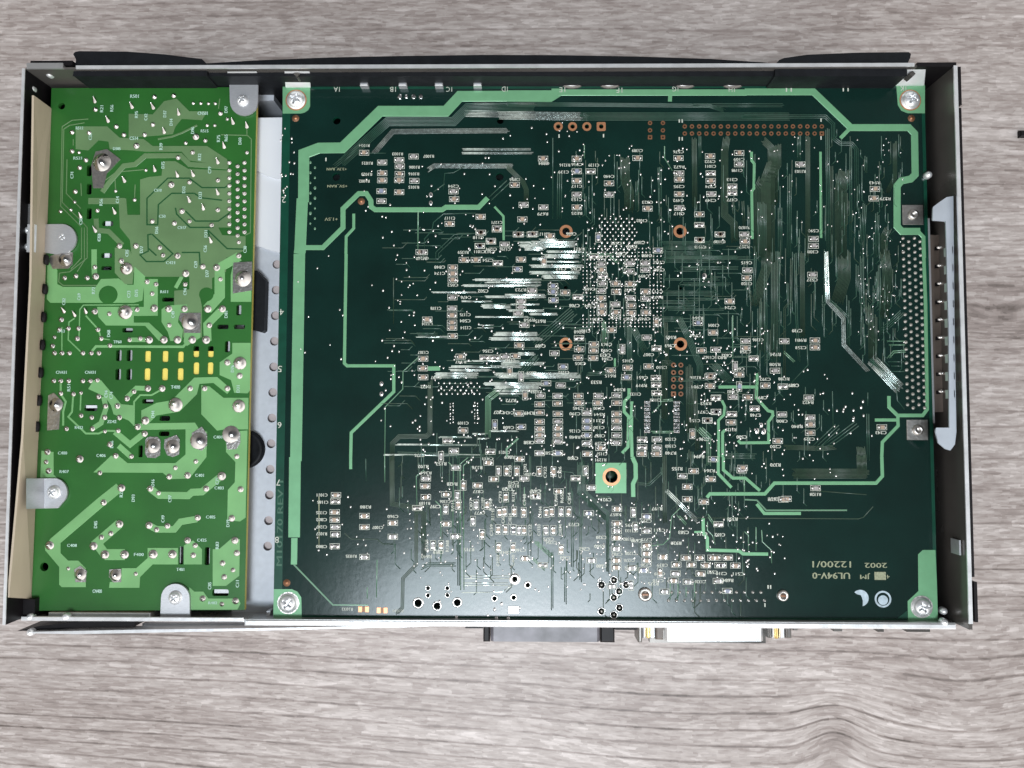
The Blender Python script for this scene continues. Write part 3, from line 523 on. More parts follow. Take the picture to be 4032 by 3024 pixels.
# vertical bundles, right half of the board
for t_, pts, n, pit, k in (('T5', [(1475, 700), (1480, 1240)], 4, 11, 'olive'), ('T5', [(1730, 700), (1715, 800), (1715, 1300), (1790, 1370), (1795, 1500)], 6, 10, 'olive'), ('T5', [(2110, 760), (2110, 900), (2060, 1000), (2060, 1659)], 11, 10, 'olive'), ('T5', [(2010, 1220), (2010, 1659)], 7, 11, 'thin'),
    ('T5', [(925, 860), (925, 1000), (960, 1120), (960, 1260)], 8, 10, 'olive'), ('T5', [(1200, 930), (1205, 1250)], 3, 12, 'thin'), ('T5', [(1240, 770), (1240, 850), (1290, 930)], 1, 10, 'lite'), ('T5', [(355, 710), (355, 1320)], 1, 10, 'thin'), ('T5', [(410, 970), (405, 1320)], 3, 16, 'thin'), ('T5', [(605, 770), (605, 850)], 1, 10, 'lite'), ('T5', [(1020, 1050), (1020, 1250)], 2, 14, 'thin'), ('T5', [(1860, 1200), (1870, 1380)], 2, 14, 'olive'), ('T5', [(1520, 700), (1520, 900)], 2, 14, 'thin'),
    ('T6', [(160, 720), (235, 790), (235, 1200)], 6, 10, 'olive'), ('T6', [(215, 900), (160, 1050), (160, 1620)], 9, 10, 'olive'), ('T6', [(130, 1020), (95, 1100), (95, 1620)], 5, 11, 'olive'), ('T6', [(355, 1000), (350, 1620)], 3, 14, 'thin'), ('T6', [(280, 1250), (280, 1620)], 3, 14, 'thin'), ('T6', [(500, 690), (500, 1620)], 4, 10, 'olive'), ('T6', [(430, 690), (430, 880)], 3, 12, 'thin'),
    ('T6', [(655, 640), (665, 1620)], 3, 13, 'thin'), ('T6', [(690, 920), (690, 1620)], 2, 14, 'olive'), ('T6', [(790, 960), (760, 1100), (760, 1620)], 10, 10, 'olive'), ('T6', [(840, 770), (840, 1520)], 2, 14, 'thin'), ('T6', [(960, 850), (960, 960)], 2, 14, 'thin'), ('T6', [(1190, 740), (1190, 900), (1190, 1000), (1130, 1120)], 4, 9, 'olive'), ('T6', [(1130, 1420), (1105, 1470), (1105, 1620)], 6, 10, 'olive'), ('T6', [(1050, 1300), (1045, 1620)], 3, 13, 'thin'), ('T6', [(950, 1230), (930, 1620)], 3, 13, 'thin'),
    ('T9', [(170, 0), (170, 120), (110, 300), (90, 400)], 8, 10, 'olive'), ('T9', [(230, 0), (230, 850)], 4, 12, 'thin'), ('T9', [(268, 0), (268, 830)], 2, 12, 'thin'), ('T9', [(455, 0), (460, 650)], 4, 10, 'olive'), ('T9', [(400, 0), (410, 500), (430, 830)], 2, 14, 'thin'), ('T9', [(370, 60), (365, 370), (315, 430), (315, 980)], 2, 12, 'olive'), ('T9', [(128, 350), (130, 760)], 1, 12, 'thin'), ('T9', [(158, 310), (160, 880)], 1, 12, 'thin'),
    ('T9', [(645, 0), (660, 380), (780, 510), (785, 720), (965, 915)], 3, 12, 'glint'), ('T9', [(690, 380), (820, 500), (825, 720)], 2, 12, 'thin'), ('T9', [(790, 0), (790, 190), (735, 370)], 10, 10, 'olive'), ('T9', [(1110, 0), (1130, 150), (1100, 500)], 8, 10, 'olive'), ('T9', [(930, 0), (925, 380), (945, 420)], 3, 13, 'thin'), ('T9', [(975, 420), (1000, 560), (1005, 820)], 5, 10, 'olive'), ('T9', [(1040, 500), (1040, 820)], 2, 12, 'olive'), ('T9', [(1065, 100), (1075, 640)], 2, 12, 'thin'),
    ('T9', [(1010, 840), (1220, 1060)], 8, 12, 'glint'), ('T9', [(1000, 840), (1200, 1040)], 3, 11, 'thin'), ('T9', [(1240, 470), (1100, 600)], 4, 14, 'thin'), ('T9', [(1265, 690), (1140, 690)], 1, 10, 'lite'), ('T9', [(1265, 720), (1150, 720)], 1, 10, 'lite'), ('T9', [(1270, 770), (1180, 775), (1150, 810)], 2, 14, 'lite'), ('T9', [(1240, 870), (1160, 870)], 2, 34, 'thin'), ('T9', [(1240, 930), (1180, 930)], 1, 34, 'thin'),
    ('T9', [(975, 1110), (975, 1200)], 1, 10, 'thin'), ('T9', [(975, 1290), (978, 1620)], 2, 16, 'thin'), ('T9', [(695, 1110), (700, 1360)], 1, 10, 'thin'), ('T9', [(560, 1530), (730, 1370)], 3, 22, 'thin'), ('T9', [(640, 1530), (880, 1350)], 3, 22, 'thin'), ('T9', [(330, 1530), (620, 1540), (700, 1530)], 4, 10, 'olive'), ('T9', [(920, 1540), (930, 1640)], 7, 10, 'olive'), ('T12', [(925, 0), (930, 130)], 8, 10, 'olive'), ('T12', [(400, 130), (960, 130)], 8, 10, 'olive'), ('T9', [(1200, 1030), (1210, 1160), (1250, 1210)], 1, 10, 'thin'),
    ('T9', [(495, 720), (500, 880), (370, 1020)], 1, 10, 'thin'), ('T9', [(325, 790), (390, 850)], 2, 12, 'lite'), ('T12', [(610, 270), (960, 296)], 1, 10, 'olive'), ('T12', [(-500, 480), (900, 488), (940, 475), (1000, 410)], 1, 9, 'olive'), ('T12', [(90, 560), (90, 735)], 1, 11, 'lite'), ('T12', [(135, 590), (140, 670), (210, 735), (213, 830)], 1, 11, 'lite'), ('T12', [(0, 590), (30, 620), (30, 740)], 1, 11, 'lite'),
    ('T7', [(1300, 820), (1180, 930), (1178, 1070), (1040, 1210), (1035, 1620)], 1, 10, 'lite'), ('T10', [(1035, 0), (1036, 175)], 1, 10, 'lite'), ('T7', [(1395, 1020), (1393, 1420), (1365, 1442), (1150, 1445), (1095, 1500), (1095, 1620)], 4, 10, 'olive'), ('T10', [(1092, 0), (1095, 370), (1280, 400), (1345, 450), (1345, 790)], 4, 10, 'olive'), ('T10', [(1285, 430), (1285, 850), (1180, 960), (1175, 1190), (1140, 1230)], 3, 10, 'olive'),
    ('T10', [(1650, 1030), (1645, 60), (1700, 15)], 2, 26, 'lite'), ('T10', [(1620, 1000), (1620, 20)], 2, 12, 'thin'), ('T10', [(1575, 620), (1580, 80), (1540, 40)], 1, 10, 'lite'), ('T10', [(1480, 830), (1480, 390), (1440, 350)], 1, 10, 'lite'), ('T10', [(1395, 530), (1390, 390), (1300, 370)], 1, 10, 'olive'), ('T10', [(1290, 370), (1285, 150), (1330, 115)], 1, 8, 'lite'), ('T10', [(885, 15), (888, 185)], 1, 8, 'thin'), ('T10', [(975, 830), (970, 1110)], 1, 14, 'lite'), ('T10', [(897, 1030), (897, 1110)], 1, 14, 'lite'), ('T10', [(720, 605), (770, 648), (975, 650), (1020, 687), (1090, 688)], 1, 9, 'olive'), ('T10', [(515, 310), (515, 700)], 1, 7, 'silkdim'),
    ('T10', [(1680, 950), (2030, 950)], 2, 20, 'glint'), ('T10', [(1660, 1005), (2010, 1005)], 2, 18, 'glint'), ('T10', [(1650, 1072), (1960, 1068), (2040, 1020)], 1, 18, 'glint'), ('T10', [(1340, 870), (1380, 850), (1580, 850)], 3, 12, 'thin'), ('T7', [(1160, 1580), (1500, 1590), (1900, 1600)], 3, 12, 'thin'), ('T7', [(1480, 1450), (1650, 1450)], 2, 12, 'thin'), ('T7', [(1320, 1512), (1780, 1512)], 2, 12, 'thin'), ('T7', [(1105, 190), (1105, 540)], 1, 8, 'olive'), ('T7', [(1300, 640), (1440, 640)], 3, 14, 'thin'),
    ('T11', [(600, 60), (600, 265), (790, 440), (790, 900)], 3, 9, 'thin'), ('T11', [(565, 60), (565, 280), (765, 475)], 4, 9, 'thin'), ('T11', [(400, 110), (510, 120), (550, 170), (555, 300)], 1, 9, 'thin'), ('T11', [(575, 480), (575, 970)], 2, 12, 'thin'), ('T11', [(350, 770), (350, 1190)], 2, 12, 'thin'), ('T11', [(230, 680), (340, 780)], 3, 11, 'lite'), ('T11', [(215, 820), (290, 890)], 2, 12, 'lite'), ('T11', [(455, 880), (455, 1140)], 2, 12, 'thin'), ('T11', [(510, 520), (510, 860)], 2, 14, 'thin'), ('T11', [(1240, 0), (1240, 430), (1245, 500)], 3, 12, 'olive'), ('T11', [(1365, 400), (1295, 470), (1280, 640), (1230, 690), (1150, 700)], 1, 10, 'lite'), ('T11', [(1265, 275), (1485, 490)], 3, 12, 'glint'), ('T11', [(1285, 1000), (1285, 1110)], 1, 12, 'lite'), ('T11', [(1345, 1000), (1345, 1110)], 1, 12, 'lite'), ('T11', [(1410, 1030), (1410, 1110)], 1, 12, 'lite'), ('T11', [(1478, 1000), (1478, 1110)], 1, 12, 'lite'),
    ('T11', [(1580, 520), (1580, 580), (1620, 620), (1640, 690)], 1, 10, 'lite'), ('T11', [(1590, 470), (1630, 530)], 2, 12, 'lite'), ('T11', [(1355, 470), (1400, 520)], 2, 12, 'lite'), ('T11', [(180, 0), (182, 760)], 1, 9, 'thin'), ('T11', [(130, 260), (130, 380)], 1, 9, 'lite'), ('T11', [(1030, 210), (1120, 215), (1200, 140)], 2, 14, 'thin'), ('T11', [(700, 315), (800, 318), (840, 350)], 2, 12, 'thin'),
    ('T8', [(1250, 560), (1260, 900)], 3, 12, 'olive'), ('T8', [(1290, 860), (1240, 860), (1240, 1300)], 4, 12, 'olive'), ('T8', [(1435, 900), (1440, 1400)], 5, 12, 'olive'), ('T8', [(1480, 1060), (1500, 1540)], 3, 12, 'olive'), ('T8', [(960, 550), (965, 1020)], 4, 11, 'thin'), ('T8', [(760, 540), (760, 700)], 3, 14, 'lite'), ('T8', [(1360, 520), (1420, 640), (1520, 880), (1520, 960)], 5, 11, 'thin'), ('T8', [(1000, 600), (1080, 760)], 5, 11, 'thin'), ('T8', [(1630, 880), (1750, 1000)], 6, 11, 'thin'), ('T8', [(1510, 1390), (1590, 1470), (1590, 1659)], 3, 14, 'lite'), ('T8', [(1535, 1380), (1600, 1440)], 2, 14, 'lite'), ('T8', [(1230, 1160), (1290, 1155)], 2, 12, 'lite'), ('T8', [(1210, 1140), (1210, 1190), (1145, 1255)], 1, 10, 'lite'), ('T8', [(1150, 1410), (1300, 1410)], 2, 12, 'lite'), ('T8', [(1780, 490), (1780, 890)], 1, 12, 'lite'), ('T8', [(1700, 1600), (1950, 1600)], 4, 12, 'thin'),
    ('T8', [(2010, 380), (2010, 760)], 3, 18, 'olive'), ('T8', [(2110, 60), (2110, 820)], 5, 12, 'olive'), ('T8', [(2040, 100), (2045, 780)], 2, 14, 'thin'), ('T8', [(1960, 390), (1950, 250), (1960, 0)], 2, 14, 'thin'), ('T8', [(1500, 60), (1500, 250)], 1, 14, 'thin'), ('T8', [(820, 30), (860, 60)], 2, 12, 'lite'), ('T8', [(640, 5), (810, 5)], 2, 12, 'lite'), ('T8', [(640, 950), (790, 940)], 3, 12, 'thin'), ('T8', [(1700, 90), (1700, 330)], 1, 10, 'thin')):
    B(t_, pts, n, pit, 7, k)
# hundreds of short random fan-out tracks where the board is crowded
rt = random.Random(3)
def crowd(x0, y0, x1, y1, n, vert, ln=(30, 120)):
    for _ in range(n):
        x, y = rt.uniform(x0, x1), rt.uniform(y0, y1); l = rt.uniform(*ln); d = rt.choice((-1, 1)); e = rt.uniform(5, 22)
        pts = [(x, y), (x, y + l), (x + d * e, y + l + e)] if vert else [(x, y), (x + l, y), (x + l + e, y + d * e)]
        q = [P(*a) for a in pts]; th.strip(q, 3.3 * PX, ZB + 0.00002 + zj(), 0.00005, rt.choice(('thin', 'thin', 'olive', 'thin')))
crowd(1500, 900, 2250, 1600, 150, False); crowd(2250, 950, 2620, 1650, 130, True, (20, 80)); crowd(2620, 950, 2900, 1600, 60, False); crowd(2620, 600, 3500, 1250, 180, True, (30, 140)); crowd(2250, 580, 2640, 1000, 60, True)
crowd(1550, 1700, 2300, 2250, 150, True, (20, 90)); crowd(2300, 1650, 2950, 2350, 150, True, (20, 90)); crowd(2700, 1500, 3250, 1950, 70, True, (20, 70)); crowd(3380, 900, 3560, 1400, 60, True, (20, 90)); crowd(2900, 1200, 3100, 1500, 25, True)
crowd(3240, 500, 3560, 860, 30, True, (20, 90))
cu.build('copper_pattern', board); th.build('thin_track_pattern', board)

# ---- chip components
def chip_mesh(body, pads=False):
    m_ = MB(); L_, Wd = 0.00205, 0.00125
    if pads:
        for s_ in (-1, 1): m_.lathe((s_ * 0.00098, 0, 0), [(0.00072, 0), (0.00066, 0.00018), (0.00045, 0.00034), (0.00018, 0.00042)], 'tin', 12, sy=1.05)
        m_.box(-0.0003, 0.0003, -0.0004, 0.0004, 0, 0.0002, body)
        return m_.mesh('chip')
    m_.bbox(-L_ / 2 + 0.0004, L_ / 2 - 0.0004, -Wd / 2, Wd / 2, 0.0001, 0.00066, body, 0.00004)
    for s_ in (-1, 1):
        a, b = sorted((s_ * (L_ / 2 - 0.00042), s_ * L_ / 2)); m_.bbox(a, b, -Wd / 2 - 0.00002, Wd / 2 + 0.00002, 0.0001, 0.00069, 'tin', 0.00010)
        m_.lathe((s_ * 0.00112, 0, 0), [(0.00052, 0), (0.00048, 0.00022), (0.00036, 0.00042), (0.00020, 0.00054), (0.00004, 0.00058)], 'tin', 10, sx=0.80, sy=1.15)
    return m_.mesh('chip')
CH = {'t': chip_mesh('tan'), 'g': chip_mesh('grey'), 'b': chip_mesh('blue'), 'd': chip_mesh('dark'), 'p': chip_mesh('grey', True)}
sk = MB(); chips = []
ids = random.Random(11)
def CHP(t_, lst, k0=None, rot=0):
    for q in lst:
        k = q[2] if len(q) > 2 and q[2] else (k0 or ids.choice('ttg')); chips.append((tp(t_, q[0], q[1]), k, rot))
def TX(t_, lst, wpx=42, hpx=12, key='silk', rot=180):
    for q in lst:
        s_ = q[2] if len(q) > 2 else ids.choice('CCCR') + str(ids.randint(100, 999) if ids.random() < .6 else ids.randint(1001, 1399)); put_text(sk, s_, tp(t_, q[0], q[1]), wpx, hpx, key, rot, bold=0.5)
CHP('T4', [(873, 808), (1016, 885), (1016, 970), (1016, 1027), (1150, 865), (1155, 915), (1155, 975), (1150, 1025), (1265, 838, 'g'), (1270, 1030), (1010, 1112, 'b'), (1150, 1120), (1010, 1190), (1580, 1115), (1585, 1175), (1320, 1595), (1550, 1370), (1795, 1315), (1795, 1440), (1790, 1545), (1925, 1405), (1875, 1505), (1985, 1535), (2065, 1062), (2135, 1220), (2125, 1335), (2090, 1455), (2200, 1455)])
TX('T4', [(873, 750, 'R1024'), (898, 890, 'R1021'), (893, 978, 'R1023'), (873, 1032, 'R1002'), (1137, 817, 'R1003'), (1383, 835, 'R1007'), (1270, 922, 'R1006'), (1265, 975, 'R1016'), (1265, 1080, 'R1015'), (1550, 1325, 'C1117'), (1325, 1645, 'R1110'), (1925, 1360), (1580, 1072), (2065, 1020)])
TX('T4', [(655, 935, '+3.3V_RAN'), (660, 1070, '+5V_RAN')], 80, 12, 'silkdim'); TX('T4', [(612, 1333, '+1.5V')], 52, 12, 'silkdim')
CHP('T5', [(278, 855), (545, 855), (545, 955, 'b'), (545, 1030), (545, 1140), (545, 1240), (280, 1240), (655, 955, 'p'), (800, 1050), (800, 1140), (1025, 850), (1105, 1250), (1350, 850), (1355, 970), (1355, 1020), (1355, 1135), (1355, 1245), (1600, 835), (1605, 970, 'p'), (1605, 1030), (1610, 1135), (1830, 810), (1830, 900), (1775, 1075, 'p'), (1775, 1125, 'p'), (1515, 1295), (1515, 1380, 'p'), (1515, 1500), (1680, 1455), (1870, 1455), (1875, 1510)])
TX('T5', [(285, 892), (545, 900), (545, 1072), (545, 1178), (545, 1287), (275, 1292), (680, 905), (800, 995), (1025, 790), (1105, 1200), (1350, 800), (1355, 920), (1355, 1075), (1350, 1185), (1355, 1290), (1600, 877), (1605, 915), (1605, 1075), (1605, 1185), (1830, 860), (1815, 947), (1775, 1020), (1775, 1180), (1680, 1512), (1870, 1400), (1870, 1552), (1520, 1553), (1060, 1345), (1040, 1520), (450, 905), (440, 960)])
CHP('T6', [(440, 900), (1030, 1095), (1020, 1170), (545, 1490), (545, 1545)]); TX('T6', [(440, 955, 'R1103'), (1030, 1045), (1112, 1172), (545, 1425), (540, 1592)])
CHP('F1', [(55, 345), (900, 60), (1130, 15), (1045, 190), (880, 255, 'b'), (650, 455), (825, 455), (1480, 450), (1450, 85), (1655, 80), (490, 565), (490, 655), (490, 745), (485, 1000), (480, 1160), (480, 1260), (480, 1365), (480, 1440), (490, 1560), (120, 1320), (1945, 835, 'b'), (1945, 920, 'b'), (1950, 1040, 'b'), (2120, 930), (1430, 590, 'b'), (1640, 900), (1480, 1060), (1480, 1140), (1440, 1230)])
TX('F1', [(860, 130), (640, 345), (880, 335), (1835, 80, 'C2111'), (300, 560), (300, 650), (680, 1000), (245, 1158), (670, 1250), (670, 1340), (680, 1440), (1050, 300), (1250, 300), (1475, 890), (1000, 460), (120, 1385), (490, 820), (1600, 1330), (60, 430)])
CHP('F2', [(1455, 35), (605, 200), (950, 215, 'p'), (1100, 215, 'p'), (1250, 200), (1400, 190), (60, 230), (55, 370), (60, 500), (1965, 150), (2090, 345, 'b'), (1450, 1025), (640, 1270), (1480, 1220, 'b'), (1760, 765), (2010, 770), (1750, 890), (2010, 880), (1750, 1010), (1750, 1145), (1750, 1250), (1750, 1335), (1750, 1420), (1750, 1600), (2015, 1030), (2015, 1140), (2015, 1240), (2015, 1335), (2015, 1430), (2015, 1600, 'b'), (1035, 1580, 'p')])
TX('F2', [(605, 275), (1000, 120), (60, 140), (250, 505), (1300, 1015), (640, 1165, 'C1109'), (1300, 1230), (1240, 1590), (1320, 255), (1880, 1600), (2100, 430), (1700, 710)])
CHP('F3', [(430, 520), (435, 600), (455, 690, 'p'), (450, 800), (430, 905), (430, 1010), (440, 1120), (440, 1215), (640, 800), (650, 920), (635, 1100), (645, 1215), (840, 510), (840, 620), (850, 805), (860, 1010), (865, 1120), (865, 1225), (1070, 505), (1070, 600), (1075, 915), (1075, 1020), (1080, 1220), (1860, 165), (2150, 85), (1835, 1370, 'b'), (2055, 1510), (110, 1590, 'p')])
TX('F3', [(845, 892), (865, 1310), (1060, 1310), (1275, 490), (1275, 600), (1250, 915), (1250, 1000), (990, 200), (650, 215), (1880, 272), (2140, 192), (1835, 1300), (2065, 1405), (115, 1500), (1800, 1555), (430, 420), (1050, 690), (640, 1290), (380, 1320), (270, 1120), (270, 880)])
CHP('F4', [(325, 20), (320, 110), (315, 220), (95, 215), (570, 400), (815, 360), (1120, 340), (1235, 80, 'p'), (1225, 510, 'p'), (1230, 610, 'p'), (1235, 730, 'p'), (100, 770), (110, 870), (390, 770), (380, 870), (655, 760), (655, 870), (655, 1030), (655, 1130), (655, 1230), (655, 1340), (650, 1450), (225, 1020), (225, 1130, 'b'), (225, 1230, 'b'), (225, 1340, 'b'), (225, 1460), (230, 1610), (1025, 1405, 'p'), (1025, 1515, 'p'), (1020, 1610), (1240, 1400), (1240, 1520), (1240, 1610), (2005, 490), (2010, 625), (2095, 800, 'p'), (2100, 1000), (1970, 1130), (1885, 110), (2090, 100)])
TX('F4', [(510, 22), (510, 112), (520, 232), (130, 300), (565, 480), (820, 262), (1310, 357), (1120, 172), (1030, 505), (1015, 620), (700, 680), (405, 1040), (400, 1130), (400, 1230), (410, 1350), (420, 1460), (440, 1612, 'C1157'), (50, 1030), (50, 1280), (50, 1370), (1440, 1400), (1440, 1500), (1440, 1600), (1800, 505), (1820, 640), (1920, 1005), (1790, 1130), (2000, 212), (1220, 830), (400, 950), (100, 950), (930, 745), (1950, 880), (2170, 212)])
CHP('T10', [(650, 300), (645, 350, 'p'), (640, 435), (640, 495), (645, 553), (645, 610), (640, 705, 'p'), (875, 465), (875, 553), (1100, 520), (1100, 630), (875, 790)]); TX('T10', [(540, 300, 'C1011'), (545, 357), (535, 440), (535, 495), (535, 553), (535, 607, 'R1027'), (535, 708), (883, 395), (980, 557, 'C1007'), (1100, 470), (770, 785, 'R1035'), (740, 1203, 'R1033'), (1140, 1218, 'R1034')])
CHP('F6', [(660, 380), (660, 590), (655, 700), (655, 800), (650, 960), (650, 1130), (650, 1230), (1090, 490, 'b'), (1090, 700), (1090, 910), (1090, 1030), (1090, 1130), (1325, 1080), (1520, 1190), (1740, 1190), (1950, 1200), (2150, 1200), (1660, 1090), (1860, 1090), (2100, 1090), (1510, 1320), (1875, 1320), (1480, 1420), (1690, 1440), (290, 1130), (1680, 60), (1680, 240), (1920, 280)])
TX('F6', [(640, 465), (1085, 560), (1280, 692), (1085, 1202), (860, 620), (860, 700), (830, 822), (860, 1030), (840, 1130), (850, 1242), (1320, 1200), (1280, 1325), (1260, 1425), (1870, 1440), (660, 1040), (1090, 830), (1090, 970)])
CHP('T11', [(1620, 795), (1740, 795), (1690, 855), (1800, 858), (1850, 105), (2180, 335), (1380, 150), (1470, 110), (215, 305)]); TX('T11', [(1690, 922), (1825, 925), (2100, 335), (1595, 108), (215, 270), (735, 22)])
CHP('F7', [(590, 275), (1110, 220), (970, 435), (1225, 450, 'p'), (255, 610, 'p'), (500, 600), (715, 605), (815, 770, 'p'), (1210, 855), (1600, 610), (1620, 900), (1620, 1000), (1620, 1120), (485, 850, 'p'), (470, 970), (1150, 1240), (180, 290), (640, 1630), (130, 940), (250, 820)])
TX('F7', [(590, 195), (1110, 130), (970, 345), (1240, 340), (500, 525), (920, 612), (830, 865), (1215, 952), (1590, 682), (1430, 1030), (1610, 1212), (470, 1077), (1120, 1322)])
CHP('T9', [(535, 165), (555, 685), (555, 740), (1085, 1372)]); TX('T9', [(535, 205), (445, 683), (445, 742), (1080, 1415)]); CHP('T12', [(560, 245), (330, 330)]); TX('T12', [(560, 295), (235, 330)])
CHP('T8', [(1895, 130), (1890, 190), (1755, 375), (1880, 690), (1880, 745)]); TX('T8', [(1890, 70), (1890, 235), (1760, 425), (1980, 680), (1880, 775), (610, 610)])
CHP('F5', [(1155, 200), (1270, 200), (1420, 200), (1745, 205), (1950, 210), (1260, 580), (570, 690), (830, 690), (990, 690), (1850, 800), (1925, 790), (2060, 790), (2170, 790), (1150, 1050), (1255, 1050), (1370, 1050, 'd'), (1450, 1060), (1525, 1060), (1840, 1060), (1950, 1060), (205, 1280), (320, 1280), (1155, 1310), (1365, 1310), (2060, 1340), (1240, 790), (1380, 790), (1520, 800), (1170, 800)], rot=90)
CHP('F5', [(100, 310), (90, 420), (100, 580), (395, 540), (850, 410), (1695, 570), (1010, 80)])
TX('F5', [(100, 230), (80, 670), (380, 645), (860, 500), (1695, 490), (1000, 20), (1370, 370), (1370, 420), (1620, 250), (880, 810), (1920, 1240), (1470, 1350), (1260, 1385)])
TX('F5', [(1320, 200), (1540, 180), (1830, 220), (2045, 220), (1370, 560), (1530, 620), (1180, 580), (490, 700), (925, 670), (1040, 690), (755, 690), (1070, 830), (1050, 1060), (1610, 1060), (2075, 580), (1990, 620), (2180, 600), (1760, 800), (2050, 1060), (1740, 1060), (110, 1280), (410, 1290), (1145, 1500), (1365, 1500), (1220, 880), (1320, 900)], 44, 12, 'silk', 90)
CHP('A', [(3325, 1990)]) if False else None
for (x0, y0, x1, y1, n_) in ((1640, 1500, 2420, 2230, 52), (1900, 900, 2600, 1500, 30), (2600, 1300, 3150, 1900, 18), (2350, 2000, 2900, 2330, 22)):
    tries = 0
    while n_ > 0 and tries < 4000:
        tries += 1; x, y = ids.uniform(x0, x1), ids.uniform(y0, y1)
        if any(abs(x - c_[0][0]) < 38 and abs(y - c_[0][1]) < 27 for c_ in chips): continue
        if 2330 < x < 2480 and 1800 < y < 1960 or 1700 < x < 1900 and 1490 < y < 1720 or 2540 < x < 2700 and 1390 < y < 1780: continue
        n_ -= 1
        if ids.random() < 0.5: chips.append(((x, y), ids.choice('ttggpb'), ids.choice((0, 0, 90))))
        else: put_text(sk, ids.choice('CR') + str(ids.randint(100, 999)), (x, y), 40, 13, 'silk', 180, bold=0.8); chips.append(((x, y), '-', 0))
chips = [c_ for c_ in chips if c_[1] != '-']
# silkscreen brackets round every chip
for (q, k, r) in chips:
    p = P(*q); w_, h_ = (0.0036, 0.0020); 
    if r: w_, h_ = h_, w_
    frame_rect(sk, p, w_, h_, 0.00016, ZB + 0.00009 + zj(), 'silk')
# edge letters and big marks
for t_, x, y, s_ in (('T4', 655, 305, '1A'), ('T4', 1100, 305, '1B'), ('T4', 1545, 305, '1C'), ('T4', 1985, 303, '1D'), ('T5', 430, 308, '1E'), ('T5', 882, 312, '1F'), ('T5', 1325, 303, '1G'), ('T5', 1772, 306, '1H'), ('T6', 350, 305, '1I'), ('T6', 800, 302, '1J'), ('T6', 1255, 297, '1K')):
    put_text(sk, s_, tp(t_, x, y), 24, 20, 'silk', 180, ZB + 0.00018)
for t_, x, y, s_ in (('T4', 235, 1180, '2'), ('T7', 220, 460, '4'), ('T7', 205, 910, '5'), ('T7', 202, 1355, '6'), ('T10', 192, 200, '7'), ('T10', 182, 655, '8')):
    put_text(sk, s_, tp(t_, x, y), 16, 24, 'silk', 180, ZB + 0.00018)
put_text(sk, 'UL94V-0', tp('H', 637, 615), 144, 24, 'silkdim', 180, bold=1); put_text(sk, '12200/1', tp('H', 645, 450), 148, 24, 'silkdim', 180, bold=0.6); put_text(sk, '2002', tp('H', 1285, 465), 86, 19, 'silkdim', 180, bold=0.6)
put_text(sk, 'JM', tp('H', 1130, 622), 38, 22, 'silkdim', 180, bold=0.6)
a, b = P(*tp('H', 1265, 675)), P(*tp('H', 1428, 560)); sk.box(a.x, b.x, a.y, b.y, ZB + 0.00005, ZB + 0.00009, 'silkdim'); put_text(sk, '4', tp('H', 1465, 630), 12, 14, 'silkdim', 180)
put_text(sk, 'M10170 REV 1', (1102, 2060), 330, 22, 'silkfaint', 90, bold=1)
for t_, x, y in (('T5', 1357, 555), ('T5', 1380, 555), ('T5', 1357, 697), ('T5', 1380, 697), ('T6', 605, 548), ('T6', 605, 690), ('T11', 2060, 1028), ('T11', 2080, 1028), ('T11', 2035, 1172), ('T4', 570, 860), ('T5', 405, 675), ('T5', 757, 672)):
    put_text(sk, '1', tp(t_, x, y), 5, 14, 'silk', 180)
sk.build('silkscreen_print', board)
# marker stamps
for t_, cx, cy, full in (('H', 1388, 955, True), ('H', 1060, 940, False)):
    m_ = MB(); c_ = P(*tp(t_, cx, cy)); R_ = 32 * PX
    if full:
        m_.ring((c_.x, c_.y, ZB + 0.00004), R_ * 0.78, R_, 0.00003, 'scuff', 28); m_.prism([(c_.x + R_ * 0.8 * math.cos(a) * 0.75, c_.y - R_ * 0.12 + R_ * 0.8 * math.sin(a) * 0.72) for a in [i * math.pi / 9 for i in range(18)]], ZB + 0.00003, ZB + 0.00006, 'scuff')
    else:
        pts = [(c_.x + R_ * math.cos(a), c_.y + R_ * math.sin(a)) for a in [math.radians(d) for d in range(-75, 140, 15)]] + [(c_.x + R_ * k * math.cos(a), c_.y + R_ * k * math.sin(a)) for k, a in ((0.6, math.radians(130)), (0.35, math.radians(80)), (0.2, math.radians(20)), (0.45, math.radians(-50)))]
        m_.prism(pts, ZB + 0.00003, ZB + 0.00006, 'scuff')
    m_.build('inspection_stamp', board, 'round pale ink stamp' if full else 'smeared ink stamp')
# place chips: first 100 as parts, the rest as one piece of stuff
chips.sort(key=lambda c_: (c_[1] != 'p', (c_[0][0] - 2300) ** 2 + (c_[0][1] - 1500) ** 2))
kinds = {'t': 'tan ceramic chip capacitor', 'g': 'grey chip capacitor', 'b': 'blue grey chip resistor', 'd': 'dark chip resistor', 'p': 'pair of bare solder blobs'}
rest = MB()
for i, (q, k, r) in enumerate(chips):
    p = P(*q); a = math.radians(r + ids.uniform(-4, 4)); s_ = ids.uniform(0.94, 1.08)
    if i < 100:
        o = link('chip_component', CH[k], board); o.location = (p.x, p.y, ZB + 0.00005); o.rotation_euler = (0, 0, a); o.scale = (s_, s_, 1)
    else:
        me = CH[k]; vs = [Matrix.Rotation(a, 3, 'Z') @ Vector((v.co.x * s_, v.co.y * s_, v.co.z)) + Vector((p.x, p.y, ZB + 0.00005)) for v in me.vertices]
        names = {v: kk for kk, v in M.items()}
        for pl in me.polygons:
            pass
        o0 = len(rest.v); rest.v += [tuple(v) for v in vs]
        for pl in me.polygons:
            rest.f.append([o0 + j for j in pl.vertices]); rest.mi.append(rest.m(names[me.materials[pl.material_index]])); rest.sm.append(pl.use_smooth)
rest.build('chip_component_field', board, kind='stuff')
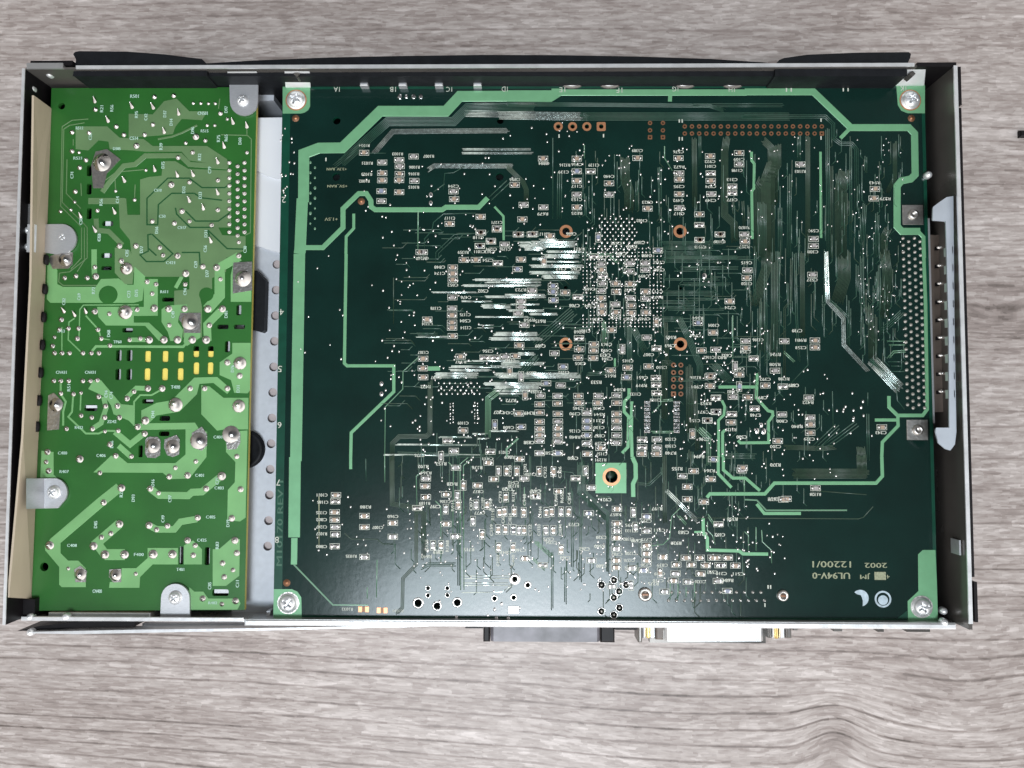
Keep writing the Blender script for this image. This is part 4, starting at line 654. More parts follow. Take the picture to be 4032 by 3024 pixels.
# bare copper pads
for t_, x, y in (('T10', 868, 1205), ('T10', 1015, 1213)):
    m_ = MB(); p = P(*tp(t_, x, y))
    for s_ in (-1, 1): m_.bbox(p.x + s_ * 0.0012 - 0.0007, p.x + s_ * 0.0012 + 0.0007, p.y - 0.0010, p.y + 0.0010, ZB, ZB + 0.0001, 'copper', 0.00004)
    m_.box(p.x - 0.0005, p.x + 0.0005, p.y - 0.0009, p.y + 0.0009, ZB, ZB + 0.00008, 'brown'); m_.build('bare_copper_pad', board)
for t_, x, y in (('T10', 260, 995), ('T6', 1320, 535), ('T4', 330, 535), ('T4', 850, 1192)):
    m_ = MB(); p = P(*tp(t_, x, y)); m_.lathe((p.x, p.y, ZB), [(0.0013, 0), (0.0013, 0.00006)], 'brown', 18); m_.lathe((p.x, p.y, ZB), [(0.0004, 0), (0.0004, 0.0002)], 'copper', 10); m_.build('fiducial_mark', board)
# empty IC footprint: two rows of nine pads
for cx in (1100, 1527):
    for i in range(9):
        m_ = MB(); p = P(*tp('F4', cx, 862 + i * 53.2)); m_.bbox(p.x - 0.00105, p.x + 0.00105, p.y - 0.00044, p.y + 0.00044, ZB, ZB + 0.00022, 'tin', 0.00015); m_.build('footprint_pad', board)
# press-fit squares of the riser slot
for t_, x, y in (('T6', 1330, 1300), ('T9', 1365, 1393)):
    m_ = MB(); p = P(*tp(t_, x, y)); m_.bbox(p.x - 0.0037, p.x + 0.0037, p.y - 0.0036, p.y + 0.0036, ZB, ZB + 0.0003, 'tindull', 0.0001)
    m_.lathe((p.x, p.y, ZB + 0.0003), [(0.0019, 0), (0.0017, 0.0009), (0.0008, 0.0010), (0.0006, 0.0002)], 'tindull', 18); m_.build('anchor_pad', board)
# riser slot pins: four staggered columns, 100 of them
for i in range(25):
    for j, x in enumerate((3556, 3578, 3601, 3623)):
        m_ = MB(); p = P(x + i * 0.75, 938 + i * 27.3 + (13 if j % 2 else 0)); m_.lathe((p.x, p.y, ZB), [(0.00068, 0), (0.0006, 0.0002), (0.0003, 0.0005), (0.0001, 0.0007)], 'tindull', 8); m_.build('slot_pin', board)
# printer port pins
for i in range(13):
    for (x, y) in (((2612 + i * 32, 2332),) if i != 0 else ()) + ((2632 + i * 31.5, 2365),):
        m_ = MB(); p = P(x, y); m_.lathe((p.x, p.y, ZB), [(0.0006, 0), (0.0004, 0.0003), (0.0002, 0.0007)], 'tin', 8); m_.build('port_pin', board)
# vias: one mass of tiny tinned dots
va = MB(); rv = random.Random(5)
def via(x, y, r=2.6, key='tin'):
    p = P(x, y); r *= PX * rv.uniform(0.85, 1.25); va.lathe((p.x, p.y, ZB), [(r, 0.00003), (r * 0.75, 0.00014), (r * 0.3, 0.00020)], key, 7, sy=1.35)
for i in range(22):          # BGA ball field
    for j in range(22):
        x, y = 2296 + i * 14.6, 978 + j * 14.6
        if min(i, j, 21 - i, 21 - j) < 4 or rv.random() < 0.12:
            if rv.random() < 0.86: via(x, y, 2.5)
for i in range(7):
    for j in range(14): via(2360 + i * 21.5 + (10 if j % 2 else 0), 860 + j * 13.5, 3.4)
for i in range(8):
    for j in range(4): via(1727 + i * 21.6 + (10 if j % 2 else 0), 1508 + j * 14, 3)
for j in range(7):
    for x in (1773, 1784, 1869, 1880): via(x, 1585 + j * 12.5 + rv.uniform(0, 6), 2.6)
def scatter(x0, y0, x1, y1, n, r=3.0):
    for _ in range(n): via(rv.uniform(x0, x1), rv.uniform(y0, y1), r)
scatter(1500, 900, 2250, 1700, 190, 3.2); scatter(1650, 1500, 2420, 2250, 110, 3.2); scatter(2300, 1000, 2600, 1280, 120, 3.2); scatter(2250, 560, 2700, 980, 90); scatter(2600, 560, 3100, 1450, 110); scatter(2250, 1290, 2900, 1800, 190); scatter(1600, 1700, 2400, 2330, 200); scatter(2350, 1980, 2950, 2300, 190)
scatter(2750, 1450, 3300, 1900, 110); scatter(3100, 520, 3560, 900, 60, 2.4); scatter(3380, 900, 3560, 1350, 60, 2.4); scatter(1420, 640, 1900, 900, 30); scatter(1100, 1000, 1650, 1450, 20); scatter(2900, 2050, 3100, 2260, 22); scatter(3280, 1540, 3450, 1720, 14, 4); scatter(1850, 460, 2300, 900, 45); scatter(1100, 500, 1170, 780, 18, 3.4); scatter(1220, 1950, 1650, 2200, 25)
for i in range(14): via(1222 + (i % 2) * 18, 640 + i * 20, 4.5, 'lite')
for i in range(8): via(rv.uniform(1680, 2260), rv.uniform(2320, 2440), 5)
for x, y in ((1574, 380), (1600, 380), (1629, 380), (1657, 380)): via(x, y, 7)
for q in (tp('T4', 1400, 1140), tp('T4', 1400, 1205), tp('T8', 1555, 175), tp('F7', 850, 1095), tp('F7', 945, 1100), tp('F7', 910, 1010), tp('T7', 1010, 1028), tp('T7', 1010, 1108)): via(*q, 8)
va.build('via_field', board, kind='stuff')

# ================================================================ POWER SUPPLY BOARD
PCs = [(203, 347), (1012, 343), (963, 2402), (122, 2405)]
pc = [P(*q) for q in PCs]
ps = MB(); ps.prism([(q.x, q.y) for q in pc], ZB - PT, ZB, 'psu', 'psuedge'); psu = ps.build('power_supply_board', unit, 'bright green single sided power board with soldered joints')
slots = [('Z2', 940, 1005, 45, 90), ('Z2', 1025, 1005, 45, 90), ('Z2', 935, 1155, 45, 90), ('Z2', 1022, 1155, 45, 90), ('Z2', 1890, 645, 40, 85), ('Z2', 1800, 935, 42, 90), ('Z2', 1765, 778, 90, 36), ('Z2', 1895, 778, 90, 36), ('Z2', 1010, 805, 85, 36),
         ('Z2', 1330, 562, 95, 34), ('Z2', 1170, 1368, 90, 36), ('Z2', 1305, 1503, 85, 40), ('Z2', 1300, 1625, 85, 38), ('Z2', 843, 313, 85, 33), ('Z2', 843, 213, 90, 40), ('Z1', 852, 1468, 90, 42), ('Z1', 706, 1050, 40, 90), ('Z1', 706, 1195, 40, 90), ('Z1', 706, 1390, 40, 90),
         ('Z2', 1170, 1013, 48, 92), ('Z2', 1308, 1013, 48, 92), ('Z2', 1430, 1018, 46, 88), ('Z2', 1553, 975, 46, 92), ('Z2', 1668, 975, 46, 92), ('Z2', 1165, 1155, 48, 98), ('Z2', 1305, 1155, 48, 98), ('Z2', 1428, 1155, 48, 98), ('Z2', 1553, 1108, 46, 98), ('Z2', 1665, 1108, 46, 98),
         ('Z3', 1435, 980, 32, 140), ('Z3', 1640, 985, 40, 140), ('Z3', 1745, 1275, 130, 52), ('Z3', 1113, 155, 34, 95), ('Z2', 718, 1420, 105, 52)]
c = MB()
for (t_, x, y, w_, h_) in slots:
    p = P(*tp(t_, x, y)); hw, hh = w_ / 2 / 2.011 * PX, h_ / 2 / 2.011 * PX; r = min(hw, hh) * 0.6
    pts = []
    for (sx, sy, a0) in ((1, 1, 0), (-1, 1, 90), (-1, -1, 180), (1, -1, 270)):
        for da in (0, 30, 60, 90):
            a = math.radians(a0 + da); pts.append((p.x + sx * (hw - r) + r * math.cos(a), p.y + sy * (hh - r) + r * math.sin(a)))
    c.prism(pts, ZB - 0.004, ZB + 0.004, 'psu')
for t_, x, y, r in (('Z1', 488, 538, 14), ('Z3', 350, 1070, 17), ('Z2', 490, 65, 12)):
    p = P(*tp(t_, x, y)); c.prism([(p.x + r * PX * math.cos(a * math.pi / 9), p.y + r * PX * math.sin(a * math.pi / 9)) for a in range(18)], ZB - 0.004, ZB + 0.004, 'psu')
cut2([psu], c)
pk = MB(); pd = MB()
def pp(t_, pts, key='pcu', h=0.00006):
    q = W(t_, pts); pk.prism([(a.x, a.y) for a in q], ZB, ZB + h + zj(), key, bottom=False)
def ps_(t_, pts, wz, key='pcu', h=0.00006):
    pk.strip(W(t_, pts), wz / 2.011 * PX, ZB + zj(), h, key, flat=0.00010)
def gap(t_, pts, wz=11): pk.strip(W(t_, pts), wz / 2.011 * PX, ZB + 0.00009 + zj(), 0.00003, 'pdark', flat=0.00004)
pp('Z1', [(1110, 1120), (1180, 1100), (1280, 1090), (1290, 975), (1390, 975), (1490, 1035), (1830, 1050), (1830, 1500), (1730, 1500), (1760, 1560), (1945, 1570), (1945, 1680), (1790, 1740), (1790, 1850), (1680, 1900), (1680, 1985), (1580, 2030), (1600, 2130), (1600, 2370), (1450, 2370), (1450, 2190), (1380, 2110), (1380, 2000), (1500, 1990), (1500, 1890), (1150, 1890), (1050, 1850), (1040, 1700), (1030, 1600), (950, 1500), (940, 1270), (1000, 1270), (1010, 1400), (1110, 1400)], 'pcuo')
for g_ in ([(1250, 1480), (1165, 1478), (1165, 1270), (1330, 1110), (1500, 1110), (1600, 1185), (1780, 1185), (1840, 1140)], [(1250, 1480), (1255, 1320), (1360, 1230), (1540, 1230), (1590, 1265), (1760, 1285)], [(1390, 1345), (1400, 1395), (1505, 1500), (1690, 1500)], [(1470, 1370), (1550, 1450), (1730, 1450), (1825, 1380)], [(1645, 1520), (1800, 1668), (1930, 1672)]): gap('Z1', g_)
for g_ in ([(1200, 45), (1172, 50), (1175, 180), (1110, 210), (1160, 262), (1300, 262), (1370, 200), (1205, 45)], [(1180, 160), (1240, 215)], [(1440, 190), (1580, 190), (1585, 290)], [(1645, 15), (1670, 100)]): gap('Z2', g_)
pp('Z2', [(378, 195), (455, 330), (455, 440), (500, 462), (760, 462), (800, 400), (940, 395), (1010, 445), (1060, 445), (1065, 300), (1150, 378), (1128, 570), (1060, 588), (400, 588), (372, 560)], 'pcu')
pp('Z2', [(910, 150), (1030, 170), (1055, 250), (1062, 300), (1050, 440), (990, 440), (910, 350)], 'pcuo')
pp('Z1', [(1020, 600), (1210, 605), (1300, 500), (1400, 480), (1500, 580), (1640, 580), (1600, 650), (1440, 640), (1390, 700), (1370, 760), (1280, 770), (1020, 790)], 'pcuo')
pp('Z1', [(600, 700), (850, 700), (950, 790), (1140, 800), (1210, 855), (1640, 855), (1800, 960), (1800, 1012), (1500, 970), (1440, 900), (1150, 900), (1060, 890), (870, 880), (860, 820), (780, 810), (700, 890), (600, 880)], 'pcuo')
ps_('Z1', [(1810, 1020), (1500, 1000), (1430, 930), (1150, 932), (1070, 1000), (980, 1012), (860, 1150), (810, 1220)], 42, 'pcuo'); ps_('Z1', [(700, 1290), (990, 1290)], 50, 'pcuo'); ps_('Z1', [(1560, 690), (1440, 750), (1360, 780), (1250, 800)], 16, 'pcuo'); ps_('Z1', [(760, 1430), (765, 1520), (860, 1530), (970, 1640)], 40, 'pcuo')
for pts in ([(700, 640), (570, 650), (492, 700), (480, 1330), (640, 1490)], [(670, 670), (550, 690), (505, 720), (492, 1300), (665, 1470), (690, 1500), (690, 1740), (550, 1850), (470, 1860), (465, 1930), (500, 1958), (780, 1958)], [(530, 960), (525, 1230), (640, 1350)], [(645, 1500), (645, 1740), (560, 1830)], [(668, 1500), (668, 1760), (610, 1850)], [(1750, 765), (1960, 770), (1990, 800), (1982, 1540), (1940, 1560)], [(1740, 480), (1730, 560)], [(580, 800), (580, 850)], [(640, 1150), (645, 1250)], [(1955, 720), (1955, 765)], [(800, 1150), (920, 1060), (1150, 1040)], [(910, 1100), (915, 1200)], [(1070, 1160), (1065, 1280)]): ps_('Z1', pts, 8, 'pcuo')
pp('Z2', [(770, 620), (1140, 620), (1140, 400), (1250, 400), (1250, 690), (1060, 692), (1060, 745), (1180, 745), (1300, 855), (1260, 890), (1150, 770), (840, 767), (780, 700)], 'pcu')
pp('Z2', [(1280, 640), (1320, 610), (1480, 600), (1490, 660), (1420, 690), (1410, 740), (1450, 800), (1440, 890), (1350, 890), (1330, 820), (1280, 740)], 'pcu')
ps_('Z2', [(720, 980), (760, 932), (1450, 935), (1490, 890)], 20); pp('Z2', [(1462, 825), (1590, 825), (1585, 865), (1480, 930), (1455, 900)]); ps_('Z2', [(1645, 890), (1640, 760), (1770, 630)], 62)
ps_('Z2', [(1740, 330), (1740, 530), (1640, 640)], 84); ps_('Z2', [(1720, 320), (1895, 220)], 76); pp('Z2', [(1828, 370), (1850, 270), (1995, 262), (1990, 580), (1828, 580)])
pp('Z2', [(1840, 905), (1985, 905), (1980, 1280), (1960, 1305), (1855, 1300), (1830, 1200), (1740, 1160), (1740, 1060), (1840, 990)])
pp('Z2', [(700, 1270), (740, 1200), (800, 1200), (960, 1390), (1060, 1400), (1060, 1560), (1020, 1520), (900, 1470), (880, 1400), (830, 1330)]); ps_('Z2', [(1000, 1340), (1080, 1262), (1170, 1265)], 38); ps_('Z2', [(1060, 1560), (1062, 1370), (1110, 1318), (1200, 1318), (1290, 1268)], 14)
pp('Z2', [(1120, 1440), (1240, 1380), (1360, 1360), (1540, 1180), (1720, 1175), (1830, 1270), (1800, 1310), (1690, 1222), (1580, 1230), (1560, 1310), (1420, 1450), (1240, 1480), (1180, 1540), (1120, 1500)])
pp('Z2', [(1595, 1240), (1660, 1250), (1770, 1340), (1968, 1340), (1965, 1590), (1780, 1590), (1720, 1600), (1595, 1470)])
for pts, w_ in (([(480, 1210), (480, 1310), (520, 1370), (500, 1450), (500, 1560)], 16), ([(580, 1310), (570, 1450), (540, 1490), (680, 1622), (780, 1622), (830, 1600), (930, 1602), (960, 1640)], 15), ([(640, 1310), (635, 1440)], 12), ([(680, 690), (780, 800), (800, 870)], 13), ([(590, 710), (545, 740), (540, 880), (650, 985)], 11), ([(625, 860), (632, 640), (660, 605), (1100, 603)], 9), ([(490, 780), (490, 980)], 9), ([(745, 165), (745, 300), (750, 380)], 44), ([(820, 1330), (840, 1420), (800, 1540), (730, 1585)], 40), ([(1390, 470), (1440, 380)], 30), ([(1020, 880), (1190, 880)], 36), ([(870, 880), (800, 870)], 8)):
    ps_('Z2', pts, w_)
ps_('Z2', [(1090, 1568), (1530, 1562), (1580, 1640)], 52)
for cx, cy, r in ((858, 525, 38), (1635, 522, 29)):
    p = P(*tp('Z2', cx, cy)); pk.prism([(p.x + r * PX * math.cos(a * math.pi / 12), p.y + r * PX * 0.97 * math.sin(a * math.pi / 12)) for a in range(24)], ZB, ZB + 0.00012, 'psu', bottom=False)
ps_('Z3', [(420, 880), (800, 555), (945, 440)], 78); pp('Z3', [(355, 900), (400, 850), (480, 880), (480, 960), (540, 1020), (620, 1020), (680, 1080), (680, 1230), (490, 1230), (470, 1210), (470, 1070), (360, 940)])
ps_('Z3', [(745, 900), (945, 728)], 74); ps_('Z3', [(780, 900), (835, 975)], 74); ps_('Z3', [(830, 972), (990, 972)], 86)
pp('Z3', [(740, 322), (880, 190), (940, 190), (1010, 248), (1390, 248), (1470, 180), (1470, -20), (1600, -20), (1640, 0), (1635, 200), (1500, 370), (1350, 375), (1290, 325)])
ps_('Z3', [(910, 0), (1030, 100), (1130, 20)], 48); ps_('Z3', [(940, 110), (1040, 200)], 44); pp('Z3', [(330, 150), (425, 160), (425, 340), (470, 380), (320, 370)])
ps_('Z3', [(1190, 450), (1260, 502), (1490, 505), (1520, 478), (1600, 475), (1755, 348)], 56); ps_('Z3', [(1180, 740), (1240, 772), (1380, 772), (1430, 712), (1560, 690)], 52)
pp('Z3', [(1790, 0), (1960, -10), (1945, 680), (1900, 710), (1800, 700), (1805, 460), (1860, 400), (1865, 240), (1790, 160)])
pp('Z3', [(1170, 920), (1410, 920), (1410, 1050), (1210, 1050), (1110, 1150), (1105, 1235), (865, 1235), (870, 1190), (960, 1180), (965, 1080), (1080, 1080), (1170, 1000)]); pp('Z3', [(1457, 900), (1530, 860), (1600, 930), (1600, 1050), (1457, 1050)])
pp('Z3', [(1685, 930), (1740, 925), (1840, 840), (1900, 850), (1895, 1140), (1790, 1220), (1685, 1220)]); pp('Z3', [(1500, 1408), (1500, 1230), (1540, 1265), (1610, 1265), (1650, 1320), (1890, 1320), (1905, 1360), (1880, 1408)])
pk.build('copper_pattern', psu)
# printed reference text
tk = MB()
for t_, x, y, s_, w_, h_, r in (('Z3', 495, 168, 'C400', 36, 12, 0), ('Z3', 508, 315, 'R407', 36, 12, 0), ('Z3', 800, 188, 'C406', 36, 12, 0), ('Z3', 1580, 345, 'C401', 34, 12, 0), ('Z3', 1735, 445, 'C403', 36, 12, 0), ('Z3', 1668, 675, 'C405', 36, 12, 0), ('Z3', 570, 900, 'C408', 38, 12, 0), ('Z3', 1100, 972, 'F400', 38, 12, 0), ('Z3', 1598, 858, 'C425', 36, 12, 0), ('Z3', 1428, 1090, 'T401', 30, 12, 0), ('Z3', 770, 1262, 'CN400', 36, 14, 0), ('Z3', 1725, 42, 'C401', 34, 12, 0),
    ('Z2', 1390, 1255, 'T400', 36, 14, 0), ('Z2', 485, 1138, 'CN431', 42, 12, 0), ('Z2', 715, 1138, 'CN431', 42, 12, 0), ('Z2', 930, 897, 'TP60', 32, 12, 0), ('Z2', 885, 1528, 'ZD42', 36, 12, 0), ('Z2', 1300, 500, 'R411', 30, 12, 0), ('Z2', 625, 1575, 'R432', 32, 12, 0), ('Z2', 1350, 270, 'C421', 36, 12, 0), ('Z2', 485, 812, 'R43', 28, 12, 0), ('Z3', 1685, 1355, 'R402', 34, 11, 0),
    ('Z1', 1065, 460, 'R501', 34, 14, 0), ('Z1', 1605, 595, 'CN501', 40, 14, 0), ('Z1', 630, 712, 'R512', 30, 12, 0), ('Z1', 1060, 793, 'C514', 34, 14, 0), ('Z1', 925, 875, 'D505', 30, 12, 0), ('Z1', 615, 950, 'R521', 34, 12, 0), ('Z1', 1250, 1205, 'C510', 30, 12, 0), ('Z1', 1285, 1410, 'C50', 26, 12, 0), ('Z1', 1440, 1500, 'C517', 34, 12, 0), ('Z1', 1620, 735, 'R515', 30, 12, 0)):
    put_text(tk, s_, tp(t_, x, y), w_, h_, 'psilk', r, ZB + 0.00018, bold=0.7)
rr = random.Random(2)
for t_, x, y in [('Z1', *q) for q in ((805, 560), (885, 555), (1080, 605), (1155, 625), (1305, 600), (1355, 665), (1790, 565), (1790, 790), (1900, 815), (1290, 1005), (1660, 1045), (570, 1085), (930, 1280), (800, 1300), (640, 1450), (785, 1575), (1630, 1550), (1455, 1200), (1275, 858), (1580, 940), (715, 780), (1730, 795), (1240, 1520), (1525, 730), (1585, 1245))] + [('Z2', *q) for q in ((785, 75), (1120, 165), (1005, 195), (1625, 160), (1940, 165), (1550, 285), (1640, 355), (740, 490), (1020, 520), (1080, 510), (1465, 500), (625, 540), (505, 578), (1790, 680), (860, 830), (840, 1310), (545, 1260), (1885, 1270), (1210, 1470), (1370, 680), (880, 1320), (1840, 1110))] + [('Z3', *q) for q in ((1055, 525), (757, 735), (1290, 690), (885, 100), (1720, 390), (1345, 530), (1805, 725), (1880, 1205), (960, 490), (1720, 900), (1210, 405), (1660, 1220))]:
    put_text(tk, rr.choice('RCD') + str(rr.randint(10, 99)), tp(t_, x, y), 27, 13, 'psilk', 90, ZB + 0.00018, bold=0.8)
tk.build('reference_print', psu)
# solder joints
J1 = [(750, 500, 0, 't'), (755, 565), (1045, 545, 0, 't'), (1213, 550, 0, 't'), (1222, 465), (1375, 455), (855, 655, 0, 't'), (920, 700), (980, 765), (1415, 600, 0, 't'), (1300, 745, 0, 't'), (1145, 765), (1080, 852, 13), (570, 745), (705, 750), (570, 895), (625, 905, 7), (680, 965), (630, 1025), (1210, 685), (1725, 985, 0, 't'), (1470, 830, 8), (1625, 810, 9), (1550, 780, 14), (1745, 595), (1845, 670, 0, 't'), (1955, 700, 0, 't'), (1775, 860, 0, 't'), (1955, 905, 8), (1530, 515, 7), (1590, 515, 7), (1650, 517, 7), (1705, 517, 7), (1410, 945), (1525, 905), (1225, 1045, 0, 't'), (1155, 1045, 7), (1405, 1090, 0, 't'), (1530, 1085, 0, 't'), (985, 1130, 0, 't'), (915, 1210, 7), (1355, 1160, 14), (1500, 1140), (1725, 1125), (1065, 1280, 8), (595, 1215), (590, 1297, 7), (560, 1360, 7), (478, 1372, 8), (637, 1415, 0, 't'), (770, 1365, 9), (908, 1380, 0, 't'), (1500, 1290, 0, 't'), (1610, 1350, 0, 't'), (1725, 1360), (1440, 1370, 12), (1205, 1450), (1380, 1465, 11), (1675, 1480), (1500, 1450, 9), (755, 1525, 0, 't'), (1670, 1610, 0, 't'), (1890, 1615, 9), (1725, 1230, 0, 't'), (945, 1645, 12), (1075, 1645, 12), (1800, 640, 7), (1700, 690, 7), (1640, 690, 7)]
J1 += [(x, 985 + i * 61 + (28 if x == 1880 else 0), 9) for x in (1815, 1880, 1935) for i in range(10)]
J2 = [(1265, 150), (1290, 210), (1405, 215, 13), (1890, 215, 11), (960, 255, 12), (1000, 315, 26), (750, 305), (757, 378, 14), (690, 390), (600, 375), (510, 390), (1605, 300, 12), (1715, 308, 15), (1745, 400), (1470, 355, 15), (1165, 420, 11), (1235, 440), (1205, 515), (1465, 440), (750, 655, 13), (865, 675), (990, 660, 30), (1085, 640, 11), (1220, 630, 16), (1335, 635, 15), (1460, 635, 14), (1645, 635, 16), (1760, 635, 15), (1340, 765), (1657, 765, 12), (505, 655, 0, 't'), (590, 685, 0, 't'), (680, 660, 0, 't'), (485, 720, 11), (540, 790), (620, 790), (775, 800), (470, 800), (610, 870, 11), (800, 870), (430, 860, 8), (415, 930), (870, 925), (430, 985), (490, 985), (548, 985), (655, 985), (722, 985), (782, 985), (1025, 880), (1110, 870), (1180, 880, 16), (1297, 880, 16), (1405, 880, 16), (1522, 880, 16), (1632, 880, 17), (1800, 1060, 13), (1900, 1065, 27), (1897, 1165, 13), (425, 1205), (480, 1205), (542, 1205), (655, 1205), (715, 1205), (770, 1200), (1170, 1265, 14), (1283, 1265, 14), (1505, 1265, 12), (1620, 1265, 12), (1800, 1265, 12), (480, 1305), (580, 1310), (640, 1300, 8), (1060, 1290), (1005, 1345, 12), (780, 1330, 11), (835, 1405, 11), (930, 1405, 12), (1390, 1395, 30), (1890, 1405, 27), (640, 1480), (725, 1495), (828, 1495, 11), (945, 1495, 11), (1150, 1520, 17), (730, 1585, 11), (525, 1585), (1090, 1570, 13), (935, 1600), (830, 1605, 8)]
J3 = [(1875, 195, 11), (1550, 235), (870, 100, 12), (1040, 195, 10), (1145, 15, 13), (915, 190, 12), (630, 215, 16), (365, 240), (375, 160, 13), (385, 310, 13), (790, 325, 10), (1340, 355, 12), (1388, 285, 10), (1485, 345, 14), (1755, 350, 18), (1190, 450, 13), (1255, 485), (1632, 450, 13), (1905, 455, 13), (960, 445, 16), (820, 560, 13), (1180, 740, 15), (1240, 775, 11), (1325, 745, 12), (1565, 680, 13), (1835, 685, 14), (945, 730, 16), (877, 805, 11), (803, 835, 11), (740, 905, 17), (393, 900, 18), (830, 972, 18), (985, 972, 18), (1212, 970, 19), (1365, 970, 18), (1545, 900, 11), (1530, 978, 12), (1485, 860, 14), (1860, 860, 15), (1875, 960, 13), (1762, 1040, 12), (1845, 1095, 10), (1775, 1150, 12), (540, 1083, 8), (1075, 1125, 9), (1605, 1320, 13), (1757, 1365, 10), (1865, 1340, 14)]
def joint_mesh(kind):
    m_ = MB()
    if kind == 't':
        m_.lathe((0, 0, 0), [(0.00072, 0), (0.00062, 0.0003), (0.00036, 0.0007), (0.00018, 0.0012), (0.00005, 0.0015)], 'joint', 12, lean=(0.0, 0.9), sy=1.1)
    else:
        m_.lathe((0, 0, 0), [(1.0, 0), (0.94, 0.16), (0.78, 0.34), (0.58, 0.52), (0.38, 0.66), (0.24, 0.86), (0.18, 1.05), (0.08, 1.12)], 'joint', 16, lean=(0.0, 0.15))
    return m_.mesh('joint')
JM = {'t': joint_mesh('t'), 'a': joint_mesh('a'), 'b': joint_mesh('b')}
js = []
for T_, J_ in (('Z1', J1), ('Z2', J2), ('Z3', J3)):
    for q in J_:
        js.append((tp(T_, q[0], q[1]), (q[2] if len(q) > 2 and q[2] else 10), 't' if len(q) > 3 else rr.choice('aab')))
js.sort(key=lambda a: -(a[1] + (3 if a[2] == 't' else 0)))
rest = MB()
names = {v: kk for kk, v in M.items()}
for i, (q, r, k) in enumerate(js):
    p = P(*q); s_ = (r * PX, r * PX, r * PX * 0.72) if k != 't' else (1, 1, 1); a = rr.uniform(-0.18, 0.18)
    mtx = Matrix.Translation((p.x, p.y, ZB + 0.00004)) @ Matrix.Rotation(a, 4, 'Z') @ Matrix.Diagonal((*s_, 1))
    if i < 100:
        o = link('solder_joint', JM[k], psu); o.matrix_local = mtx
    else:
        me = JM[k]; o0 = len(rest.v); rest.v += [tuple(mtx @ v.co) for v in me.vertices]
        for pl in me.polygons: rest.f.append([o0 + j for j in pl.vertices]); rest.mi.append(rest.m(names[me.materials[pl.material_index]])); rest.sm.append(True)
rest.build('solder_joint_field', psu, kind='stuff')
def tinpad(t_, pts, cx, cy, r, dark=False, hgt=0.0012):
    m_ = MB(); q = W(t_, pts); m_.prism([(a.x, a.y) for a in q], ZB, ZB + 0.00025, 'tindull'); p = P(*tp(t_, cx, cy)); r *= PX
    m_.lathe((p.x, p.y, ZB + 0.0002), [(r, 0), (r * 0.9, 0.15 * hgt), (r * 0.7, 0.45 * hgt), (r * 0.4, 0.8 * hgt), (r * 0.2, hgt)], 'joint', 20)
    m_.build('heavy_solder_pad', psu)
tinpad('Z2', [(1850, 270), (1998, 262), (1998, 490), (1845, 515), (1845, 340)], 1925, 395, 34, hgt=0.002); tinpad('Z2', [(1430, 668), (1592, 668), (1588, 828), (1462, 826), (1455, 770), (1420, 720)], 1505, 735, 34)
tinpad('Z2', [(385, 1320), (430, 1300), (505, 1380), (480, 1450), (470, 1590), (375, 1598)], 445, 1395, 28); tinpad('Z1', [(760, 900), (850, 880), (955, 960), (850, 1070), (820, 1190), (740, 1190), (725, 1010)], 810, 985, 38, hgt=0.0018)
tinpad('Z3', [(1155, 60), (1175, 40), (1250, 40), (1275, 70), (1270, 185), (1235, 208), (1170, 205), (1150, 170)], 1213, 110, 30, True); tinpad('Z3', [(1305, 60), (1400, 25), (1425, 60), (1422, 180), (1370, 200), (1325, 185), (1300, 120)], 1370, 115, 28, True)
tinpad('Z3', [(1520, 10), (1600, -40), (1642, 20), (1640, 110), (1600, 150), (1540, 130)], 1575, 70, 34, True); tinpad('Z3', [(1785, 20), (1850, -40), (1905, 10), (1905, 90), (1870, 140), (1800, 140)], 1830, 20, 34, True)
tinpad('Z2', [(400, 220), (470, 190), (580, 190), (578, 280), (540, 318), (420, 320), (395, 270)], 520, 245, 28); tinpad('Z3', [(590, 1090), (640, 1060), (690, 1100), (680, 1190), (600, 1190)], 637, 1130, 24); tinpad('Z3', [(868, 1090), (962, 1085), (962, 1190), (900, 1192), (866, 1150)], 915, 1135, 24)
# yellow transformer and dark bodies under the slots
m_ = MB(); a = P(*tp('Z2', 1135, 1215), ZB - 0.004); b = P(*tp('Z2', 1735, 978), ZB - 0.004); m_.box(a.x, b.x, a.y, b.y, 0.012, ZB - 0.0006, 'yellow'); m_.build('taped_transformer', unit, 'yellow taped transformer seen through the board slots')
for t_, x, y, w_, h_ in (('Z2', 950, 1005, 22, 90), ('Z2', 1036, 1005, 22, 90), ('Z2', 946, 1155, 20, 90), ('Z2', 1034, 1155, 20, 90), ('Z2', 1898, 640, 22, 70), ('Z2', 1810, 930, 20, 80), ('Z2', 1020, 796, 60, 18), ('Z2', 1180, 1362, 60, 16), ('Z2', 838, 213, 40, 44), ('Z1', 846, 1466, 42, 40), ('Z2', 718, 1410, 95, 22), ('Z3', 1750, 1262, 120, 40), ('Z3', 1660, 980, 20, 130), ('Z3', 1418, 980, 10, 130)):
    m_ = MB(); p = P(*tp(t_, x, y)); hw, hh = w_ / 4.022 * PX, h_ / 4.022 * PX; m_.box(p.x - hw, p.x + hw, p.y - hh, p.y + hh, ZB - 0.008, ZB - 0.0008, 'white' if (x in (838, 846, 718)) else 'alu'); m_.build('through_slot_lug', psu)
m_ = MB(); a = P(960, 1320, 0.034); b = P(1040, 1080, 0.034); m_.prism([(P(x, y, 0.0385).x, P(x, y, 0.0385).y) for x, y in ((960, 1060), (1012, 1066), (1046, 1106), (1040, 1300), (1030, 1308), (960, 1290))], 0.012, 0.0385, 'black'); m_.build('black_component_case', unit)
m_ = MB(); p = P(958, 1770, 0.038); m_.lathe((p.x, p.y, 0.008), [(0.0070, 0), (0.0070, 0.0295), (0.0063, 0.0300), (0.0055, 0.0296), (0.002, 0.0296)], 'black', 40); m_.build('round_capacitor', unit)
